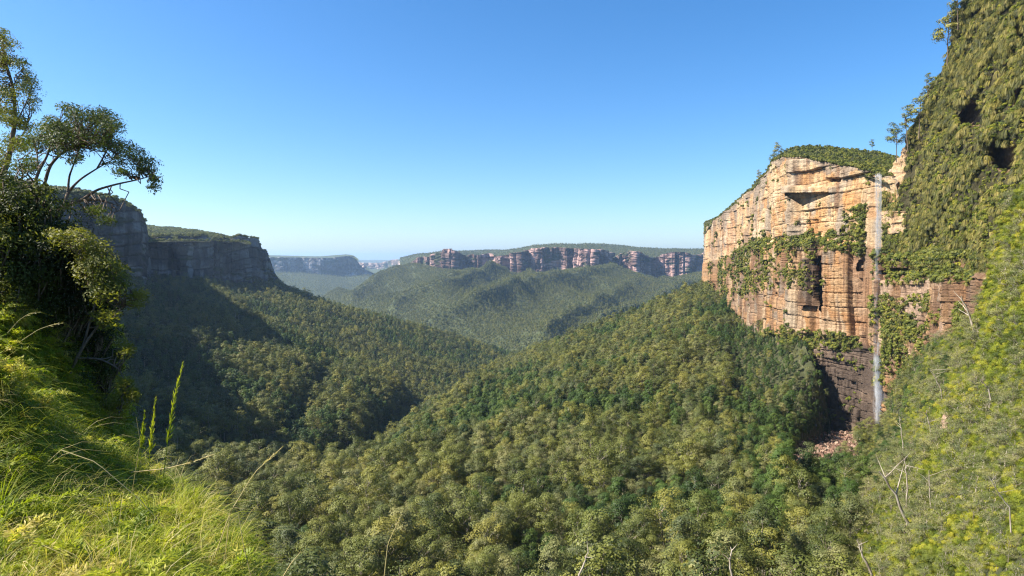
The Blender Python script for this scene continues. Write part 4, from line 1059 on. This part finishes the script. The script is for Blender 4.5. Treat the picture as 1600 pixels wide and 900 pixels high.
def fern(seed, n=14, L=0.42):
    """clump of arching feathery fronds"""
    r = np.random.default_rng(seed); parts = []
    for k in range(n):
        a = r.random() * 6.28; l = L * (0.6 + 0.6 * r.random()); s = 0.35 + 0.5 * r.random()
        t = np.linspace(0, 1, 26)
        x = l * s * t; z = l * (0.9 * t - 0.75 * t ** 2.4)
        c = np.stack([x * math.cos(a), x * math.sin(a), z], -1) + 0.02 * np.stack([np.sin(t * 9 + k), np.cos(t * 7 + k), 0 * t], -1) * t[:, None]
        tg = np.gradient(c, axis=0); tg /= np.linalg.norm(tg, axis=1, keepdims=True)
        for sd_ in (-1, 1):
            for rep in range(2):
                side = np.cross(tg, np.array([0, 0, 1.0])); side /= np.linalg.norm(side, axis=1, keepdims=True) + 1e-9
                T = side * sd_ * 0.85 + tg * 0.5 + r.normal(size=c.shape) * 0.35; T /= np.linalg.norm(T, axis=1, keepdims=True)
                N = np.cross(T, tg) + r.normal(size=c.shape) * 0.3; N -= T * (N * T).sum(1, keepdims=True); N /= np.linalg.norm(N, axis=1, keepdims=True) + 1e-9
                ll = 0.034 * np.sin(np.clip(t * 0.92 + 0.06, 0, 1) * math.pi) ** 0.6 * (0.7 + 0.6 * r.random(len(t)))
                parts.append(quads_at(c + T * ll[:, None] / 2 + tg * 0.006 * rep, N, T, ll, ll * 0.24))
    return join(parts)
gsrc = [make_src("g_a", [(*tussock(201, 44, 0.66, 0.0042, 0.7, 0.8), GRASS)]), make_src("g_b", [(*tussock(202, 40, 0.46, 0.0045, 0.8, 0.9), GRASS)]),
        make_src("g_c", [(*fern(203, 9, 0.42), GRASS)]), make_src("g_d", [(*fern(204, 9, 0.34), GRASS)]), make_src("g_e", [(*tussock(205, 12, 0.72, 0.004, 0.55, 0.6), DRYG)]), make_src("g_f", [(*tussock(206, 30, 0.56, 0.0045, 0.3, 0.4), GRASS)])]
pg, _ = SG.sample(5600, r, lambda px, py, a: (px > -120) * (py < 1050) * 1.0)
n = len(pg); u = r.random(n); wd = np.where(u < 0.40, 0, np.where(u < 0.68, 1, np.where(u < 0.74, 2, np.where(u < 0.80, 3, np.where(u < 0.90, 5, 4)))))
scatter("grass", pg, 0.45 + 0.8 * r.random(n), rot_z(n, r, 0.25), (gsrc, wd), "bright yellow green grass and feathery fern on the near bank at lower left", "grass")
pk, _ = SK.sample(2600, r, lambda px, py, a: (px > -60) * (py > 480) * 1.0); n = len(pk)
scatter("bank_grass", pk, 1.0 + 0.8 * r.random(n), rot_z(n, r, 0.3), ([s.copy() for s in gsrc[:4]], r.integers(0, 4, n)), "shaded drooping grass on the dark bank under the left shrubs", "grass")

# single stalks
def stalk(label, pl, Y, rad=0.0035, seed_from=None, mat=DRYG, name="grass_stalk", tip=0.06, nsp=46):
    path = np.array([P(a, b, Y) for a, b in pl]); base = path[0].copy(); base[2] -= 0.1
    t = np.linspace(0, 1, len(path)); tt = np.linspace(0, 1, 14)
    pth = np.stack([np.interp(tt, t, path[:, q]) for q in range(3)], -1) - base
    e = empty(name, base); tag(e, label, "grass stalk", "tall grass stalks rising from the near bank")
    link("stem", mesh_np("stem", *tube(pth, rad, rad * 0.45, 4), mat), e)
    if seed_from is not None:
        rr = np.random.default_rng(len(label)); u = seed_from + (1 - seed_from) * rr.random(nsp)
        c = np.stack([np.interp(u, tt, pth[:, q]) for q in range(3)], -1)
        T = unit(nsp, rr) * 0.45 + (pth[-1] - pth[-4]) / np.linalg.norm(pth[-1] - pth[-4]); T /= np.linalg.norm(T, axis=1, keepdims=True)
        N = np.cross(T, unit(nsp, rr)); N /= np.linalg.norm(N, axis=1, keepdims=True)
        L = tip * (0.5 + rr.random(nsp)) * (1.2 - (u - seed_from) / (1 - seed_from) * 0.8)
        link("seed_head", mesh_np("seed_head", *quads_at(c + T * L[:, None] / 2, N, T, L, L * 0.14), mat), e)
GRN = GRASS
stalk("tallest green grass stalk with a long seed head, standing over the dark valley", [(252, 770), (262, 690), (272, 625), (286, 568)], 5.0, 0.004, 0.3, GRN, tip=0.055, nsp=190)
stalk("bushy green seed stalk left of the tallest one", [(230, 760), (236, 690), (243, 622)], 5.2, 0.003, 0.35, GRN, tip=0.05, nsp=200)
stalk("short green seed stalk at the left of the tall pair", [(215, 745), (222, 690), (226, 642)], 5.4, 0.003, 0.4, GRN, tip=0.045, nsp=150)
stalk("thin pale upright stalk with a bent tip", [(196, 830), (208, 760), (219, 690), (213, 652)], 4.4, 0.003)
stalk("long pale dry stalk lying slantwise across the grass", [(95, 703), (150, 722), (220, 782), (312, 888)], 3.9, 0.0032)
stalk("pale stalk leaning right from the bottom toward the valley", [(325, 900), (360, 800), (398, 738), (442, 698)], 3.7, 0.0035, 0.75, tip=0.03)
stalk("short pale upright stalk right of the bank", [(348, 900), (355, 840), (360, 795)], 3.6, 0.003)
stalk("lone pale stalk at the bottom, far right of the grass", [(600, 905), (606, 850), (626, 806)], 3.4, 0.003, 0.8, tip=0.02)
stalk("reddish stalk arching right above the grass edge", [(205, 738), (260, 732), (300, 722), (334, 710)], 5.0, 0.004, 0.5, tip=0.04)
stalk("pale arching stalk in front of the shaded bank, upper one", [(12, 520), (30, 500), (45, 490), (62, 488)], 6.0, 0.003, 0.5, tip=0.03)
stalk("pale arching stalk in front of the shaded bank, lower one", [(34, 532), (60, 515), (82, 507), (97, 505)], 6.0, 0.003, 0.5, tip=0.03)
stalk("curved pale stalk at the bottom left of centre", [(440, 905), (455, 880), (470, 862)], 3.4, 0.003)
stalk("pale stalk leaning left at the lower edge of the grass", [(392, 900), (380, 850), (372, 800)], 3.5, 0.003)

# near trees, limbs laid out one by one
def limb_tree(name, label, Y, base, limbs, clumps, mat, leaf, per, bark, th=0.8, aspect=0.35, cat="tree", seed=1, rad_scale=1.0, droop=0.3):
    rr = np.random.default_rng(seed)
    b = P(*base, Y); e = empty(name, b); tag(e, label, cat)
    parts, ends = [], []
    for (pl, r0, r1, dy) in limbs:
        path = np.array([P(x, y, Y + dy * k / max(1, len(pl) - 1)) for k, (x, y) in enumerate(pl)])
        t = np.linspace(0, 1, len(path)); tt = np.linspace(0, 1, 4 * len(path))
        pth = np.stack([np.interp(tt, t, path[:, q]) for q in range(3)], -1)
        ker = np.array([0.25, 0.5, 0.25])
        for _ in range(2):
            pth[1:-1] = (pth[:-2] + 2 * pth[1:-1] + pth[2:]) / 4
        parts.append(tube(pth - b, r0 * rad_scale * 0.75, r1 * rad_scale * 0.8, 6)); ends.append(pth - b)
    allp = np.concatenate(ends)
    cs, rs = [], []
    for (x, y, rx, ry) in clumps:
        nsub = max(6, int(rx * ry / 19))
        for k in range(nsub):
            a = rr.random() * 6.28; q = math.sqrt(rr.random())
            dy = (rr.random() - 0.5) * 2 * th
            c = P(x + rx * 0.85 * q * math.cos(a), y + ry * 0.85 * q * math.sin(a), Y + dy) - b
            cs.append(c); rs.append((0.45 + 0.35 * rr.random()) * min(rx, ry) * Y / F + 0.08)
            j = np.argmin(((allp - c) ** 2).sum(1)); s0 = allp[j]
            if np.linalg.norm(c - s0) > 0.05:
                parts.append(tube(wob(s0, c, 6, 0.06 * np.linalg.norm(c - s0), rr), 0.018 * rad_scale, 0.005, 3))
    link("trunk", mesh_np("trunk", *join(parts), bark), e)
    link("crown", mesh_np("crown", *clump_leaves(np.array(cs), np.array(rs), per, leaf, rr, 0.9, aspect, droop, 0.9, 0.1), mat), e)
    return e
limb_tree("spreading_tree", "spreading gum with layered crown reaching right over the shaded cliff", 16, (60, 350),
          [([(20, 362), (45, 346), (70, 342), (88, 338)], 0.17, 0.13, 0), ([(68, 342), (67, 315), (70, 285), (78, 258), (98, 237), (122, 228)], 0.09, 0.02, -0.5), ([(88, 338), (102, 320), (130, 311), (155, 312), (176, 318)], 0.10, 0.025, 0.4),
           ([(100, 321), (106, 300), (125, 280), (152, 263), (182, 246)], 0.06, 0.012, 0.8), ([(130, 311), (152, 296), (185, 287), (215, 281), (240, 274)], 0.05, 0.012, 0.4), ([(52, 345), (50, 300), (60, 268), (76, 240), (84, 200)], 0.07, 0.02, 0.8),
           ([(66, 300), (45, 275), (28, 250)], 0.04, 0.012, -0.6), ([(106, 300), (108, 275), (118, 250), (128, 215)], 0.04, 0.01, 0.2), ([(152, 263), (170, 230), (176, 205)], 0.03, 0.008, 0.4), ([(60, 268), (58, 240), (52, 222)], 0.03, 0.01, 0.2)],
          [(100, 213, 40, 16), (132, 186, 40, 13), (166, 194, 26, 14), (200, 236, 22, 12), (226, 262, 24, 13), (241, 284, 9, 15), (150, 222, 26, 9), (60, 222, 22, 18), (178, 254, 20, 7), (38, 262, 26, 16), (120, 252, 16, 6), (196, 270, 20, 6),
           (150, 205, 40, 22), (110, 230, 40, 14), (85, 212, 30, 20), (175, 225, 24, 16), (18, 292, 22, 16), (215, 246, 16, 10), (80, 196, 26, 12), (112, 172, 22, 8), (158, 178, 14, 8), (60, 330, 18, 10), (150, 330, 22, 8), (165, 345, 10, 8), (35, 320, 20, 12)], FTREE, 0.07, 52, BARKB, 1.2, 0.32, seed=3)
limb_tree("tall_tree", "tall dark gum rising along the left edge of the photo", 19, (-6, 330),
          [([(-8, 345), (0, 290), (14, 245), (24, 190), (22, 140), (8, 95), (4, 60)], 0.13, 0.015, 0), ([(22, 200), (34, 175), (46, 148)], 0.04, 0.01, 0.3), ([(14, 245), (34, 215), (42, 195)], 0.04, 0.01, -0.3), ([(24, 180), (8, 170), (-4, 160)], 0.03, 0.01, 0.2), ([(20, 135), (34, 112)], 0.025, 0.01, 0.2)],
          [(3, 72, 18, 20), (10, 98, 14, 14), (35, 103, 12, 11), (45, 140, 19, 15), (18, 148, 16, 16), (52, 166, 14, 11), (6, 182, 18, 20), (32, 196, 22, 14), (2, 55, 8, 12), (18, 224, 22, 14), (-10, 120, 20, 40), (46, 122, 10, 9), (0, 250, 20, 18), (44, 232, 14, 10)], FTREE, 0.08, 56, BARKB, 1.0, 0.3, seed=5)
limb_tree("leaning_shrub", "shrub with drooping leafy twigs leaning out over the dark valley", 11, (140, 520),
          [([(100, 600), (130, 540), (160, 500), (195, 478)], 0.05, 0.012, 0), ([(120, 560), (155, 560), (185, 575), (198, 600)], 0.035, 0.01, -0.3), ([(160, 500), (190, 470), (214, 462)], 0.02, 0.006, 0.2), ([(130, 540), (150, 470), (165, 420), (178, 400)], 0.035, 0.01, 0.3), ([(150, 470), (120, 400), (140, 370)], 0.03, 0.008, 0.2), ([(195, 590), (188, 640)], 0.012, 0.006, 0)],
          [(215, 466, 10, 17), (182, 440, 16, 26), (172, 415, 14, 12), (195, 600, 12, 9), (186, 640, 10, 22), (205, 620, 7, 6), (160, 455, 18, 22), (195, 545, 8, 12), (150, 400, 20, 20), (120, 380, 22, 16), (140, 430, 22, 20), (90, 370, 20, 14), (165, 500, 14, 18), (205, 612, 6, 5)], SHRUB, 0.055, 70, BARKB, 0.6, 0.42, cat="shrub", seed=9, rad_scale=0.8)
# shrubs of the left bank
bm_defs = [bush(301, 1.5, 1.3, 40, 110, 0.062, 0.42, 1.0), bush(302, 1.3, 1.5, 40, 110, 0.058, 0.42, 1.0), bush(303, 1.6, 1.1, 40, 110, 0.06, 0.36, 1.0)]
bank_src = {}
spots = [(10, 340, 9.5, 1.0, "leafy shrub at the left edge just under the spreading tree"), (60, 372, 10, 1.0, "leafy shrub right below the spreading tree's trunk"), (100, 400, 10.8, 0.9, "sunlit shrub below the spreading tree's right limb"),
         (135, 440, 11.2, 0.8, "sunlit shrub at the upper right rim of the bank"), (150, 480, 11.6, 0.75, "shrub on the bank's right rim over the valley"), (30, 395, 9.2, 1.0, "sunlit shrub at the left, second row below the spreading tree"),
         (80, 430, 9.8, 0.95, "shrub in the middle of the left thicket, upper part"), (-10, 420, 7.8, 0.9, "shrub at the left edge, upper middle of the thicket"), (110, 470, 10.2, 0.85, "shrub in the shaded right half of the thicket"),
         (45, 460, 8.8, 0.85, "shrub in the centre of the left thicket"), (5, 480, 7.4, 0.75, "shrub at the left edge above the arching stalks"), (140, 530, 11.5, 0.7, "dark shrub near the thicket's right rim, lower part"),
         (80, 500, 9.2, 0.75, "dark shrub below the thicket's centre"), (160, 580, 12, 0.6, "dark shrub low on the bank's right rim"), (40, 520, 8, 0.6, "dark shrub just above the sunlit grass at left"), (120, 590, 10.5, 0.65, "dark shrub in the lower right of the thicket"),
         (90, 580, 9, 0.6, "dark shrub low in the shaded thicket"), (160, 640, 11.5, 0.55, "lowest dark shrub beside the sunlit grass"), (-20, 380, 8.4, 0.9, "shrub cut by the left edge, high in the thicket")]
for i, (x, y, Y, s_, lab) in enumerate(spots):
    Y = 0.35 * Y + 8.0; s_ *= 1.12
    k = i % 3; loc = P(x, y + 38 * s_, Y)
    if k not in bank_src:
        e = empty("leafy_shrub", loc); e.scale = (s_,) * 3; tag(e, lab, "shrub", "shrubs on the left bank")
        link("stems", mesh_np("stems", *bm_defs[k][0], BARKB), e); link("foliage", mesh_np("foliage", *bm_defs[k][1], SHRUB), e); bank_src[k] = e
    else: copy_thing(bank_src[k], loc, s_, i * 1.3, lab, "shrubs on the left bank")

# ================================================================== AIR
HD = 4.2e-5
bmh = bmesh.new(); bmesh.ops.create_cube(bmh, size=1)
for v in bmh.verts: v.co = Vector((v.co.x * 88000, v.co.y * 88000, -640 if v.co.z < 0 else 330))
me = bpy.data.meshes.new("haze"); bmh.to_mesh(me); bmh.free()
hz = link("haze", me); hz["kind"] = "stuff"; hz["label"] = "thin blue haze in the air over the valley"
m = bpy.data.materials.new("haze_air"); m.use_nodes = True; t_ = m.node_tree; t_.nodes.clear()
pv = t_.nodes.new("ShaderNodeVolumePrincipled"); ou = t_.nodes.new("ShaderNodeOutputMaterial"); t_.links.new(pv.outputs[0], ou.inputs["Volume"])
pv.inputs["Color"].default_value = (0.50, 0.71, 1.0, 1); pv.inputs["Density"].default_value = HD; pv.inputs["Anisotropy"].default_value = 0.4
me.materials.append(m)
